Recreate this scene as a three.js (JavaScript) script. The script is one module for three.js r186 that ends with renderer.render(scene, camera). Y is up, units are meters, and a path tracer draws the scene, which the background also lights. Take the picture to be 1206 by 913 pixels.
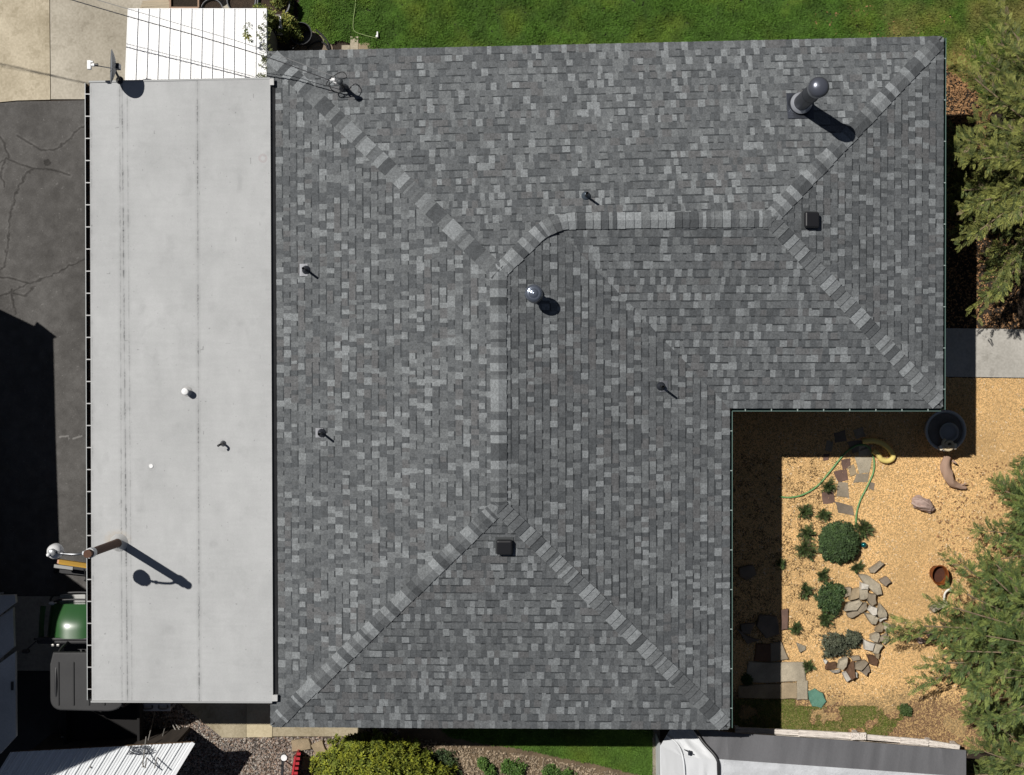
import * as THREE from 'three';
import { mergeGeometries, toCreasedNormals } from 'three/addons/utils/BufferGeometryUtils.js';
import { RoundedBoxGeometry } from 'three/addons/geometries/RoundedBoxGeometry.js';

// ---------------------------------------------------------------- camera, sky, sun, exposure
const scene = new THREE.Scene();
const CAM_H = 29, FPX = 1742, NADIR_V = 430;                 // metres above ground, focal length in photo pixels
const TILT = Math.atan((456.5 - NADIR_V) / FPX);
const camera = new THREE.PerspectiveCamera(2 * Math.atan(456.5 / FPX) * 180 / Math.PI, 1206 / 913, 0.5, 400);
camera.position.set(0, CAM_H, 0);
camera.up.set(0, 0, -1);
camera.lookAt(0, 0, CAM_H * Math.tan(TILT));
camera.updateMatrixWorld();

const SUN_A = 0.53, SUN_B = 0.385;                           // shadow run east / south for one metre of drop
const sunDir = new THREE.Vector3(-SUN_A, 1, -SUN_B).normalize();
{
  const w = 64, h = 32, d = new Float32Array(w * h * 4);
  for (let j = 0; j < h; j++) for (let i = 0; i < w; i++) {
    const el = Math.max(0, Math.sin(((j + 0.5) / h - 0.5) * Math.PI));
    const k = Math.pow(1 - el, 2.2), o = (j * w + i) * 4;
    d[o] = 0.034 + 0.058 * k; d[o + 1] = 0.045 + 0.058 * k; d[o + 2] = 0.072 + 0.050 * k; d[o + 3] = 1;
  }
  const sky = new THREE.DataTexture(d, w, h, THREE.RGBAFormat, THREE.FloatType);
  sky.mapping = THREE.EquirectangularReflectionMapping; sky.magFilter = THREE.LinearFilter; sky.needsUpdate = true;
  scene.background = sky; scene.environment = sky;
}
const sun = new THREE.DirectionalLight(new THREE.Color(1, 0.965, 0.91), 3.7);
sun.position.copy(sunDir).multiplyScalar(60); sun.castShadow = true;
sun.shadow.mapSize.set(4096, 4096); sun.shadow.radius = 1;
Object.assign(sun.shadow.camera, { left: -18, right: 18, top: 18, bottom: -18, near: 10, far: 110 });
scene.add(sun, sun.target);

const renderer = new THREE.WebGLRenderer({ antialias: true });
renderer.setSize(1024, 775);
renderer.toneMapping = THREE.LinearToneMapping; renderer.toneMappingExposure = 1.2;
renderer.outputColorSpace = THREE.SRGBColorSpace;
renderer.shadowMap.enabled = true; renderer.shadowMap.type = THREE.PCFSoftShadowMap;

// ---------------------------------------------------------------- helpers
const V = (x, y, z) => new THREE.Vector3(x, y, z);
function P(u, v, y = 0) {                                    // photo pixel -> point on the level plane of height y
  const a = (u - 603) / FPX, b = (456.5 - v) / FPX, c = Math.cos(TILT), s = Math.sin(TILT);
  const dx = a, dy = -c - s * b, dz = s - c * b, k = (y - CAM_H) / dy;
  return V(dx * k, y, dz * k);
}
function rng(seed) { let a = seed >>> 0; return () => { a = (a + 0x6D2B79F5) | 0; let t = Math.imul(a ^ (a >>> 15), 1 | a); t = (t + Math.imul(t ^ (t >>> 7), 61 | t)) ^ t; return ((t ^ (t >>> 14)) >>> 0) / 4294967296; }; }
const R = rng(4711);
const rr = (a, b, r = R) => a + (b - a) * r();
const taken = {};
function numbered(n) { const k = taken[n] = (taken[n] ?? -1) + 1; return k ? `${n}_${String(k).padStart(3, '0')}` : n; }
const shadows = o => { o.castShadow = true; o.receiveShadow = true; return o; };
function thing(name, label, category, pos = V(0, 0, 0), group) {
  const o = new THREE.Group(); o.name = numbered(name); o.position.copy(pos); o.userData = { label, category };
  if (group) o.userData.group = group;
  scene.add(o); return o;
}
function clean(g) { g = g.index ? g.toNonIndexed() : g; for (const k of Object.keys(g.attributes)) if (!['position', 'normal', 'uv', 'color'].includes(k)) g.deleteAttribute(k); return g; }
function merge(gs) {
  gs = [].concat(gs).map(clean);
  const hasCol = gs.every(g => g.attributes.color);
  for (const g of gs) {
    if (!hasCol && g.attributes.color) g.deleteAttribute('color');
    if (!g.attributes.uv) g.setAttribute('uv', new THREE.BufferAttribute(new Float32Array(g.attributes.position.count * 2), 2));
    if (!g.attributes.normal) g.computeVertexNormals();
  }
  return gs.length > 1 ? mergeGeometries(gs) : gs[0];
}
function part(name, gs, mat, parent) { const m = shadows(new THREE.Mesh(merge(gs), mat)); m.name = name; parent.add(m); return m; }   // local coordinates
function wpart(name, gs, mat, parent) {                      // geometry given in world coordinates
  const g = merge(gs).clone(), p = V(0, 0, 0); let q = parent; while (q && q !== scene) { p.add(q.position); q = q.parent; }
  g.translate(-p.x, -p.y, -p.z); return part(name, g, mat, parent);
}
function structure(name, gs, mat, stuff) { const m = shadows(new THREE.Mesh(merge(gs), mat)); m.name = numbered(name); m.userData.kind = 'structure'; scene.add(m); return m; }
function box(w, h, d, x = 0, y = 0, z = 0) { return new THREE.BoxGeometry(w, h, d).translate(x, y, z); }
function rbox(w, h, d, x = 0, y = 0, z = 0, r = 0.01, seg = 2) { return new RoundedBoxGeometry(w, h, d, seg, Math.min(r, w / 2.1, h / 2.1, d / 2.1)).translate(x, y, z); }
function tube(pts, r, rad = 6, seg) { return new THREE.TubeGeometry(new THREE.CatmullRomCurve3(pts), seg ?? Math.max(2, (pts.length - 1) * 4), r, rad, false); }
function bar(a, b, r0, r1 = r0, n = 10) {
  const d = b.clone().sub(a), l = d.length(), g = new THREE.CylinderGeometry(r1, r0, l, n);
  g.applyQuaternion(new THREE.Quaternion().setFromUnitVectors(V(0, 1, 0), d.normalize()));
  return g.translate((a.x + b.x) / 2, (a.y + b.y) / 2, (a.z + b.z) / 2);
}
function beam(a, b, w, h) {                                  // rectangular bar between two points, h upright
  const d = b.clone().sub(a), l = d.length(), g = new THREE.BoxGeometry(w, h, l), o = new THREE.Object3D();
  o.position.copy(a).add(b).multiplyScalar(0.5); o.lookAt(b); o.updateMatrix(); return g.applyMatrix4(o.matrix);
}
function lathe(pts, n = 24) { return new THREE.LatheGeometry(pts.map(p => new THREE.Vector2(p[0], p[1])), n); }
function poly(pts3) {                                        // convex or simple polygon of 3D points, facing up, uv in metres
  const c = pts3.map(p => new THREE.Vector2(p.x, -p.z));
  if (THREE.ShapeUtils.isClockWise(c)) { pts3 = pts3.slice().reverse(); c.reverse(); }
  const t = THREE.ShapeUtils.triangulateShape(c, []), pos = [], uv = [];
  for (const f of t) for (const i of f) { const p = pts3[i]; pos.push(p.x, p.y, p.z); uv.push(p.x, p.z); }
  const g = new THREE.BufferGeometry();
  g.setAttribute('position', new THREE.Float32BufferAttribute(pos, 3)); g.setAttribute('uv', new THREE.Float32BufferAttribute(uv, 2));
  g.computeVertexNormals(); return g;
}
const px = (list, y = 0) => list.map(([u, v, yy]) => P(u, v, yy ?? y));
function slab(pts, thick) {                                  // upright prism under a polygon
  const pos = [], uv = [], top = poly(pts), cw = THREE.ShapeUtils.isClockWise(pts.map(p => new THREE.Vector2(p.x, -p.z)));
  const q = cw ? pts.slice().reverse() : pts, n = q.length;
  for (let i = 0; i < n; i++) {
    const a = q[i], b = q[(i + 1) % n], l = a.distanceTo(b);
    pos.push(a.x, a.y, a.z, a.x, a.y - thick, a.z, b.x, b.y - thick, b.z, a.x, a.y, a.z, b.x, b.y - thick, b.z, b.x, b.y, b.z);
    uv.push(0, 0, 0, thick, l, thick, 0, 0, l, thick, l, 0);
  }
  const g = new THREE.BufferGeometry();
  g.setAttribute('position', new THREE.Float32BufferAttribute(pos, 3)); g.setAttribute('uv', new THREE.Float32BufferAttribute(uv, 2)); g.computeVertexNormals();
  const bot = clean(top.clone()); { const a = bot.attributes.position; for (let i = 0; i < a.count; i++) a.setY(i, a.getY(i) - thick); const arr = a.array; for (let i = 0; i < arr.length; i += 9) for (let k = 0; k < 3; k++) { const t = arr[i + 3 + k]; arr[i + 3 + k] = arr[i + 6 + k]; arr[i + 6 + k] = t; } bot.computeVertexNormals(); }
  return merge([top, g, bot]);
}
function inside(p, pg) { let c = false; for (let i = 0, j = pg.length - 1; i < pg.length; j = i++) { const a = pg[i], b = pg[j]; if ((a.z > p.z) !== (b.z > p.z) && p.x < (b.x - a.x) * (p.z - a.z) / (b.z - a.z) + a.x) c = !c; } return c; }
// smooth value noise, tileable with period per
function vnoise(seed) {
  const h = (x, y) => { let n = Math.imul(x, 374761393) + Math.imul(y, 668265263) + Math.imul(seed, 144665) | 0; n = Math.imul(n ^ (n >>> 13), 1274126177); return ((n ^ (n >>> 16)) >>> 0) / 4294967296; };
  return (x, y, per = 1e6) => {
    const xi = Math.floor(x), yi = Math.floor(y); let fx = x - xi, fy = y - yi; fx = fx * fx * (3 - 2 * fx); fy = fy * fy * (3 - 2 * fy);
    const m = k => ((k % per) + per) % per, a = h(m(xi), m(yi)), b = h(m(xi + 1), m(yi)), c = h(m(xi), m(yi + 1)), d = h(m(xi + 1), m(yi + 1));
    return a + (b - a) * fx + (c - a) * fy + (a - b - c + d) * fx * fy;
  };
}
const N1 = vnoise(1), N2 = vnoise(2), N3 = vnoise(3);
const fbm = (n, x, y, o = 4, per = 1e6) => { let s = 0, a = 0.5, f = 1; for (let i = 0; i < o; i++) { s += a * n(x * f, y * f, per * f); a *= 0.5; f *= 2; } return s / (1 - Math.pow(0.5, o)); };
function paint(w, h, fn, srgb = true, repeat) {
  const d = new Uint8Array(w * h * 4);
  for (let j = 0; j < h; j++) for (let i = 0; i < w; i++) { const c = fn((i + 0.5) / w, (j + 0.5) / h, i, j), o = (j * w + i) * 4; d[o] = Math.max(0, Math.min(255, c[0])); d[o + 1] = Math.max(0, Math.min(255, c[1])); d[o + 2] = Math.max(0, Math.min(255, c[2])); d[o + 3] = 255; }
  const t = new THREE.DataTexture(d, w, h); if (srgb) t.colorSpace = THREE.SRGBColorSpace;
  t.wrapS = t.wrapT = THREE.RepeatWrapping; t.magFilter = THREE.LinearFilter; t.minFilter = THREE.LinearMipmapLinearFilter; t.generateMipmaps = true;
  if (repeat) t.repeat.set(repeat, repeat); t.needsUpdate = true; return t;
}
function grainTex(lo, hi, cells, oct, fine, seed, repeat, size = 256) {   // neutral tileable grain
  const n = vnoise(seed), r = rng(seed);
  return paint(size, size, (u, v) => { const k = fbm(n, u * cells, v * cells, oct, cells) * (1 - fine) + r() * fine, g = lo + (hi - lo) * k; return [g, g, g]; }, true, repeat);
}
const grain = { fine: grainTex(175, 255, 24, 3, 0.55, 11, 0.9), rough: grainTex(150, 255, 10, 5, 0.35, 12, 0.55), patch: grainTex(165, 255, 5, 5, 0.2, 13, 0.3), wood: paint(128, 256, (u, v) => { const g = 170 + 80 * fbm(N2, u * 40, v * 3, 3, 1e6); return [g, g, g]; }) };
const bumpNoise = grainTex(0, 255, 32, 3, 0.6, 14, 1.2);
const C = (r, g, b) => new THREE.Color().setRGB(r / 255, g / 255, b / 255, THREE.SRGBColorSpace);      // seen sRGB colour
// albedo that shows about this sRGB colour on a level sunlit surface under this sun and exposure
const A = (r, g, b, k = 0.85) => C(r, g, b).multiplyScalar(k);
const mat = (color, o = {}) => new THREE.MeshStandardMaterial({ color, roughness: 0.85, metalness: 0, ...o });
const M = {
  whitePaint: mat(new THREE.Color(0.72, 0.72, 0.71), { roughness: 0.45, map: grain.patch }),
  whiteMetal: mat(new THREE.Color(0.93, 0.93, 0.93), { roughness: 0.5, map: grainTex(225, 255, 6, 4, 0.2, 31, 0.6) }),
  galv: mat(new THREE.Color(0.42, 0.43, 0.45), { roughness: 0.35, metalness: 0.85, map: grain.patch }),
  steelDark: mat(new THREE.Color(0.10, 0.11, 0.135), { roughness: 0.38, metalness: 0.6, map: grain.patch }),
  black: mat(new THREE.Color(0.018, 0.018, 0.02), { roughness: 0.45 }),
  rubber: mat(new THREE.Color(0.02, 0.02, 0.022), { roughness: 0.8 }),
  soil: mat(A(74, 60, 46), { map: grain.rough, bumpMap: bumpNoise, bumpScale: 0.02 }),
  wood: mat(A(150, 122, 92), { map: grain.wood }),
  bark: mat(A(96, 82, 68), { map: grain.wood }),
  siding: mat(A(170, 165, 150), { map: grain.patch }),
};
// scatter of one small shape: list of {p, q, s(V), c}
const UPQ = new THREE.Quaternion();
function scatter(name, geo, material, list, parent) {
  const m = new THREE.InstancedMesh(geo, material, list.length), t = new THREE.Matrix4();
  list.forEach((it, i) => { t.compose(it.p, it.q ?? UPQ, it.s); m.setMatrixAt(i, t); if (it.c) m.setColorAt(i, it.c); });
  m.name = name; shadows(m); if (parent) parent.add(m); return m;
}
const eul = (x, y, z) => new THREE.Quaternion().setFromEuler(new THREE.Euler(x, y, z, 'YXZ'));
function triGeo(tris) { const g = new THREE.BufferGeometry(); g.setAttribute('position', new THREE.Float32BufferAttribute(tris.flat(2), 3)); g.setAttribute('uv', new THREE.Float32BufferAttribute(new Float32Array(tris.length * 6), 2)); g.computeVertexNormals(); return g; }
// ---------------------------------------------------------------- ground, pavements, lawns
const soilGround = structure('ground', new THREE.PlaneGeometry(300, 300).rotateX(-Math.PI / 2).translate(0, -0.012, 0), M.soil);
{ const uv = soilGround.geometry.attributes.uv; for (let i = 0; i < uv.count; i++) uv.setXY(i, uv.getX(i) * 300, uv.getY(i) * 300); }
function fitUV(g, x0, z0, x1, z1) { const p = g.attributes.position, uv = g.attributes.uv; for (let i = 0; i < p.count; i++) uv.setXY(i, (p.getX(i) - x0) / (x1 - x0), (p.getZ(i) - z0) / (z1 - z0)); return g; }
function distPoly(x, y, list) { let b = 1e9; for (const l of list) for (let i = 0; i < l.length - 1; i++) { const [ax, ay] = l[i], [bx, by] = l[i + 1], dx = bx - ax, dy = by - ay; let t = ((x - ax) * dx + (y - ay) * dy) / (dx * dx + dy * dy); t = t < 0 ? 0 : t > 1 ? 1 : t; const ex = x - ax - dx * t, ey = y - ay - dy * t, d = ex * ex + ey * ey; if (d < b) b = d; } return Math.sqrt(b); }
// asphalt drive: worn film, sealed cracks
{
  const u0 = -330, u1 = 190, v0 = 117, v1 = 702;
  const cracks = [[[-20, 205], [8, 186], [24, 193], [40, 198]], [[40, 198], [30, 208], [22, 222], [13, 248], [10, 280], [6, 310], [-6, 330]], [[40, 198], [60, 199], [84, 206]], [[8, 186], [2, 205], [6, 220]], [[-10, 326], [12, 327], [34, 333], [60, 325], [84, 312], [104, 304]], [[34, 333], [18, 342], [-6, 350]], [[14, 340], [18, 370]], [[12, 186], [6, 168], [-8, 150]], [[22, 160], [50, 177], [70, 175], [88, 158], [110, 140]], [[16, 345], [30, 348], [40, 336]]];
  const lt = [[[70, 514], [80, 513]], [[86, 516], [96, 513]]];
  const tex = paint(832, 936, (u, v) => {
    const x = u0 + (u1 - u0) * u, y = v0 + (v1 - v0) * v;
    const wob = (fbm(N1, x * 0.22, y * 0.22, 3) - 0.5) * 5;
    let k = 80 + 22 * (fbm(N2, x * 0.02, y * 0.02, 5) - 0.5) + 24 * (fbm(N3, x * 0.12, y * 0.12, 3) - 0.5) + 16 * (N1(x * 1.7, y * 1.7) - 0.5);
    const d = distPoly(x + wob, y + wob * 0.6, cracks);
    k -= 26 * Math.max(0, 1 - Math.abs(d - 0.2) / 1.2); k += 9 * Math.max(0, 1 - Math.abs(d - 2.2) / 1.5) * (N2(x * 0.3, y * 0.3) > 0.45 ? 1 : 0);
    if (Math.hypot(x - 57, y - 191) < 3.2 + 2 * N1(x, y)) k -= 26;
    if (distPoly(x, y, lt) < 1) k += 40;
    if (N3(x * 0.55 + 9, y * 0.55) > 0.955) k += 28;
    return [k + 2, k, k - 2];
  });
  tex.wrapS = tex.wrapT = THREE.ClampToEdgeWrapping;
  const pts = px([[u0, v0 + 4], [-120, 121], [0, 121.5], [20, 119.5], [60, 119], [104, 118], [u1, 118], [u1, v1], [u0, v1]]);
  const g = slab(pts.map(p => p.setY(0.002)), 0.05), a = P(u0, v0), b = P(u1, v1);
  structure('asphalt_driveway', fitUV(g, a.x, a.z, b.x, b.z), mat(new THREE.Color(1, 1, 1), { map: tex, roughness: 0.92, bumpMap: bumpNoise, bumpScale: 0.006 }));
}
// concrete north-west: two pours with a joint
const concreteTex = (base, seed, joints = [], amp = 30) => { const n = vnoise(seed); return paint(512, 512, (u, v) => { const k = amp * (fbm(n, u * 6, v * 6, 5, 6) - 0.5) + 18 * (n(u * 120, v * 120, 120) - 0.5) + (fbm(n, u * 22 + 3, v * 22, 3, 22) > 0.7 ? -10 : 0) - 14 * Math.max(0, fbm(n, u * 3 + 5, v * 3, 4, 3) - 0.6) / 0.2; return [base[0] + k, base[1] + k, base[2] + k]; }, true, 0.3); };
const concA = mat(new THREE.Color(0.83, 0.83, 0.83), { map: concreteTex([196, 184, 160], 41, [], 44), roughness: 0.9, bumpMap: bumpNoise, bumpScale: 0.006 });
const concB = mat(new THREE.Color(0.83, 0.83, 0.83), { map: concreteTex([190, 182, 166], 42), roughness: 0.88 });
const concC = mat(new THREE.Color(0.83, 0.83, 0.83), { map: concreteTex([178, 166, 140], 43, [], 44), roughness: 0.9, bumpMap: bumpNoise, bumpScale: 0.005 });
const concD = mat(new THREE.Color(0.83, 0.83, 0.83), { map: concreteTex([208, 194, 162], 44), roughness: 0.9 });
function pavement(name, list) { const g = new THREE.Group(); g.name = numbered(name); g.userData.kind = 'structure'; scene.add(g); for (const [pts, m, y = 0.02, t = 0.08] of list) part('slab', slab(px(pts).map(p => p.setY(y)), t), m, g); return g; }
pavement('concrete_pavement', [[[[-330, -150], [57, -150], [59.3, 117.5], [20, 118.5], [0, 120.5], [-330, 121]], concA, 0.02], [[[57.8, -150], [320, -150], [320, 117], [60.1, 117]], concB, 0.016]]);
pavement('concrete_path', [[[[196, 815], [238, 815], [238, 826], [290, 826], [290, 868.5], [262, 868.5]], concC, 0.03], [[[290.5, 800], [320.7, 800], [320.7, 868], [290.5, 868]], concD, 0.033], [[[321.3, 800], [424, 800], [425, 867], [321.3, 867]], concC, 0.03], [[[425.5, 812], [428.6, 812], [428.6, 866], [425.5, 866]], concC, 0.028]]);
pavement('concrete_walk', [[[[1060, 386], [1290, 389], [1290, 446], [1060, 443]], mat(new THREE.Color(0.83, 0.83, 0.83), { map: concreteTex([184, 180, 172], 45), roughness: 0.9 }), 0.05, 0.1]]);
pavement('concrete_apron', [[[[-200, 702.5], [75, 702.5], [100, 702.5], [190, 702.5], [190, 830], [130, 830], [126, 790], [20, 790], [-200, 790]], mat(new THREE.Color(0.83, 0.83, 0.83), { map: concreteTex([176, 170, 158], 46), roughness: 0.9 }), 0.01]]);
// polygon scatter sampler
function sample(pg, n, r, fn) { let x0 = 1e9, x1 = -1e9, z0 = 1e9, z1 = -1e9; for (const p of pg) { x0 = Math.min(x0, p.x); x1 = Math.max(x1, p.x); z0 = Math.min(z0, p.z); z1 = Math.max(z1, p.z); } let k = 0, guard = 0; while (k < n && guard++ < n * 12) { const p = V(x0 + (x1 - x0) * r(), 0, z0 + (z1 - z0) * r()); if (!inside(p, pg)) continue; if (fn(p) !== false) k++; } }
// grass
const bladeGeo = (() => { const t = [], r = rng(5); for (let i = 0; i < 7; i++) { const a = r() * 6.28, l = 0.7 + 0.5 * r(), w = 0.09, dx = Math.cos(a), dz = Math.sin(a), lean = 0.35 + 0.6 * r(), bx = (r() - 0.5) * 0.5, bz = (r() - 0.5) * 0.5; const b0 = [bx - dz * w, 0, bz + dx * w], b1 = [bx + dz * w, 0, bz - dx * w], m0 = [bx + dx * lean * 0.4 - dz * w * 0.8, l * 0.6, bz + dz * lean * 0.4 + dx * w * 0.8], m1 = [bx + dx * lean * 0.4 + dz * w * 0.8, l * 0.6, bz + dz * lean * 0.4 - dx * w * 0.8], tp = [bx + dx * lean, l * 0.8, bz + dz * lean]; t.push([b0, b1, m1], [b0, m1, m0], [m0, m1, tp]); } return triGeo(t); })();
const grassMat = mat(new THREE.Color(1, 1, 1), { roughness: 0.8, side: THREE.DoubleSide });
const turfBase = mat(A(48, 58, 26), { map: grain.rough });
function lawn(name, polyPx, n, seed, colorAt, label) {
  const pg = px(polyPx), r = rng(seed), list = [];
  structure(name, poly(pg.map(p => p.clone().setY(-0.004))), turfBase);
  sample(pg, n, r, p => { const c = colorAt(p, r); if (!c) return false; const cl = fbm(N2, p.x * 4.5, p.z * 4.5, 3), s = (0.042 + 0.035 * r()) * (0.75 + 0.5 * cl); list.push({ p, q: eul(rr(-0.3, 0.3, r), r() * 6.28, rr(-0.3, 0.3, r)), s: V(s, s * (0.5 + 1.6 * Math.max(0, cl - 0.2)), s), c }); });
  const m = scatter(numbered('grass'), bladeGeo, grassMat, list, scene); m.userData = { label, category: 'grass', kind: 'stuff' }; return m;
}
lawn('lawn', [[352, -90], [1330, -90], [1330, 150], [1210, 150], [1165, 118], [1118, 84], [1112, 62], [1100, 70], [440, 70], [432, 52], [398, 47], [384, 52], [376, 40], [352, 32]], 90000, 51, (p, r) => {
  const k = fbm(N1, p.x * 1.6, p.z * 1.8, 4), dry = Math.max(0, Math.min(1, (p.x - 4.2) / 4)) * fbm(N2, p.x * 1.6 + 3, p.z * 1.6, 3), q = fbm(N3, p.x * 5, p.z * 5, 2);
  const lush = Math.max(0, k - 0.5) * 1.6, t = dry > 0.4 ? (dry - 0.4) * 2.6 : 0, b = 0.80 + 0.95 * q + 0.35 * (r() - 0.5);
  return new THREE.Color((0.054 + 0.085 * lush + 0.12 * t) * b, (0.118 + 0.06 * lush + 0.035 * t) * b, (0.010 + 0.007 * lush + 0.03 * t) * b);
}, 'green lawn along the north eave of the shingled roof');
lawn('lawn', [[500, 840], [768, 838], [768, 960], [758, 912], [690, 896], [610, 880], [566, 874], [530, 866]], 16000, 52, (p, r) => {
  const b = 0.8 + 0.5 * fbm(N3, p.x * 5, p.z * 5, 2) + 0.3 * (r() - 0.5), lush = Math.max(0, fbm(N1, p.x * 1.5, p.z * 1.5, 3) - 0.5);
  return new THREE.Color((0.066 + 0.09 * lush) * b, (0.138 + 0.05 * lush) * b, 0.011 * b);
}, 'strip of green lawn beside the white-edged tarpaulin');
// wood chip garden
const gardenPx = [[806, 443], [1300, 446], [1300, 900], [1110, 880], [865, 862], [806, 862]];
const gardenPoly = px(gardenPx);
structure('garden_bed', poly(gardenPoly.map(p => p.clone().setY(-0.002))), mat(A(224, 186, 128), { map: grain.fine }));
const bareSoil = (u, v) => { // brown soil and turf at the south end
  const n = 34 * (fbm(N1, u * 0.06, v * 0.06, 4) - 0.5);
  return (v + n - 818) / 26 + 0.5;
};
const unP = p => { const k = CAM_H; return [603 + p.x / k * FPX * (1), 0, 0]; };
function pxOf(p) { const w = p.clone().sub(camera.position), c = Math.cos(TILT), s = Math.sin(TILT), z = -w.y * c + w.z * s, up = -w.y * s - w.z * c; return [603 + FPX * w.x / z, 456.5 - FPX * up / z]; }
{
  const r = rng(61), list = [], lit = [];
  const chip = box(1, 0.16, 0.34);
  sample(gardenPoly, 170000, r, p => {
    const [u, v] = pxOf(p); if (u > 1240) return false;
    const b = r() < bareSoil(u, v), mixed = fbm(N2, p.x * 1.3, p.z * 1.3, 4), debris = u < 985 && v > 535 && v < 760 && N3(p.x * 9, p.z * 9) > 0.52 && r() < 0.35;
    const l = b ? rr(0.015, 0.04, r) : rr(0.014, 0.036, r);
    let c; const t = r();
    if (b) { if (r() < 0.25) return false; const k = rr(0.5, 1.3, r); const dry = fbm(N3, p.x * 1.7, p.z * 1.7, 3) + (u > 1060 ? -0.15 : 0); c = dry > 0.5 ? new THREE.Color(0.36 * k, 0.25 * k, 0.12 * k) : new THREE.Color(0.23 * k, 0.135 * k, 0.07 * k); }
    else if (debris) c = new THREE.Color(0.15, 0.085, 0.03).multiplyScalar(rr(0.5, 1.2, r));
    else { const k = 0.93 + 0.2 * t + 0.5 * (mixed - 0.5) + 0.3 * (fbm(N1, p.x * 0.6, p.z * 0.6, 3) - 0.5); c = t > 0.97 ? new THREE.Color(0.78, 0.64, 0.45) : t < 0.025 ? new THREE.Color(0.42, 0.27, 0.13) : new THREE.Color(0.73 * k, 0.478 * k, 0.215 * k); }
    p.y = rr(0.002, 0.014, r); list.push({ p, q: eul(rr(-0.22, 0.22, r), r() * 6.28, rr(-0.2, 0.2, r)), s: V(l, rr(0.02, 0.035, r), l * rr(0.8, 1.3, r)), c });
  });
  const m = scatter('wood_chips', chip, mat(new THREE.Color(1, 1, 1), { roughness: 0.9 }), list, scene); m.userData = { label: 'golden wood chip mulch covering the garden bed', category: 'wood chips', kind: 'stuff' };
  // sparse turf at the south end of the bed
  const pg = px([[866, 812], [980, 822], [1060, 826], [1066, 866], [1000, 870], [866, 856]]), g = [], rg = rng(62);
  sample(pg, 11000, rg, p => { const [u, v] = pxOf(p), k = fbm(N1, p.x * 2.2, p.z * 2.2, 3); if (v < 824 + (u > 935 ? 8 : 0) || rg() > (k - 0.28 - (u > 955 ? Math.min(0.16, (u - 955) * 0.004) : 0)) * 5) return false; const b = rr(0.7, 1.3, rg), s = rr(0.03, 0.06, rg); g.push({ p, q: eul(0, rg() * 6.28, 0), s: V(s, s, s), c: rg() < 0.35 ? new THREE.Color(0.27 * b, 0.21 * b, 0.08 * b) : new THREE.Color(0.115 * b, 0.145 * b, 0.02 * b) }); });
  const gm = scatter(numbered('grass'), bladeGeo, grassMat, g, scene); gm.userData = { label: 'thin patchy grass at the south end of the chip garden', category: 'grass', kind: 'stuff' };
  // leaf litter by the north-east corner and south bed
  const lg = [], rl = rng(63);
  for (const [pp, n] of [[[[1112, 50], [1150, 60], [1175, 100], [1160, 175], [1112, 190]], 2600], [[[960, 8], [1120, 4], [1120, 44], [960, 50]], 260], [[[1112, 185], [1200, 185], [1200, 390], [1112, 390]], 2600], [[[1100, 560], [1200, 540], [1206, 640], [1130, 720], [1110, 760]], 700], [[[480, 868], [560, 880], [640, 892], [760, 918], [760, 960], [480, 960]], 5200]]) sample(px(pp), n, rl, p => { const k = rr(0.5, 1.4, rl), l = rr(0.02, 0.05, rl); p.y = rr(0.004, 0.03, rl); lg.push({ p, q: eul(rr(-0.5, 0.5, rl), rl() * 6.28, rr(-0.5, 0.5, rl)), s: V(l, 0.03, l * 1.6), c: pp[0][1] > 800 ? new THREE.Color(0.31 * k, 0.24 * k, 0.165 * k) : new THREE.Color(0.30 * k, 0.165 * k, 0.075 * k) }); });
  const lm = scatter('leaf_litter', chip, mat(new THREE.Color(1, 1, 1), { roughness: 0.9 }), lg, scene); lm.userData = { label: 'brown dead leaves and chips under the conifers and beside the walls', category: 'leaf litter', kind: 'stuff' };
}
// gravel yard
{
  const pg = px([[120, 806], [470, 806], [470, 868], [440, 960], [120, 960]]), r = rng(71), list = [];
  structure('gravel_yard', poly(pg.map(p => p.clone().setY(-0.003))), mat(A(112, 98, 86), { map: grain.rough, bumpMap: bumpNoise, bumpScale: 0.02 }));
  const pal = [[0.25, 0.20, 0.165], [0.33, 0.28, 0.24], [0.19, 0.14, 0.115], [0.15, 0.135, 0.125], [0.42, 0.38, 0.33], [0.30, 0.215, 0.16]];
  const path = px([[228, 815], [262, 868.5], [428.6, 868], [428.6, 800], [200, 800]]);
  sample(pg, 26000, r, p => { if (inside(p, path)) return false; const s = rr(0.011, 0.026, r), k = rr(0.7, 1.25, r), c = pal[Math.floor(r() * 6)]; p.y = s * 0.3; list.push({ p, q: eul(r() * 6, r() * 6, r() * 6), s: V(s * rr(0.8, 1.3, r), s * 0.7, s * rr(0.8, 1.3, r)), c: new THREE.Color(c[0] * k, c[1] * k, c[2] * k) }); });
  const m = scatter('gravel', new THREE.IcosahedronGeometry(1, 0), mat(new THREE.Color(1, 1, 1), { roughness: 0.85, flatShading: true }), list, scene); m.userData = { label: 'loose mixed brown and grey gravel south of the flat roof', category: 'gravel', kind: 'stuff' };
}
// dirt bed south of the house
structure('dirt_bed', poly(px([[428, 835], [500, 840], [530, 866], [566, 874], [610, 880], [690, 896], [758, 912], [768, 960], [440, 960], [470, 868]]).map(p => p.setY(-0.001))), mat(A(150, 128, 100), { map: grain.rough, bumpMap: bumpNoise, bumpScale: 0.02 }));
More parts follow.
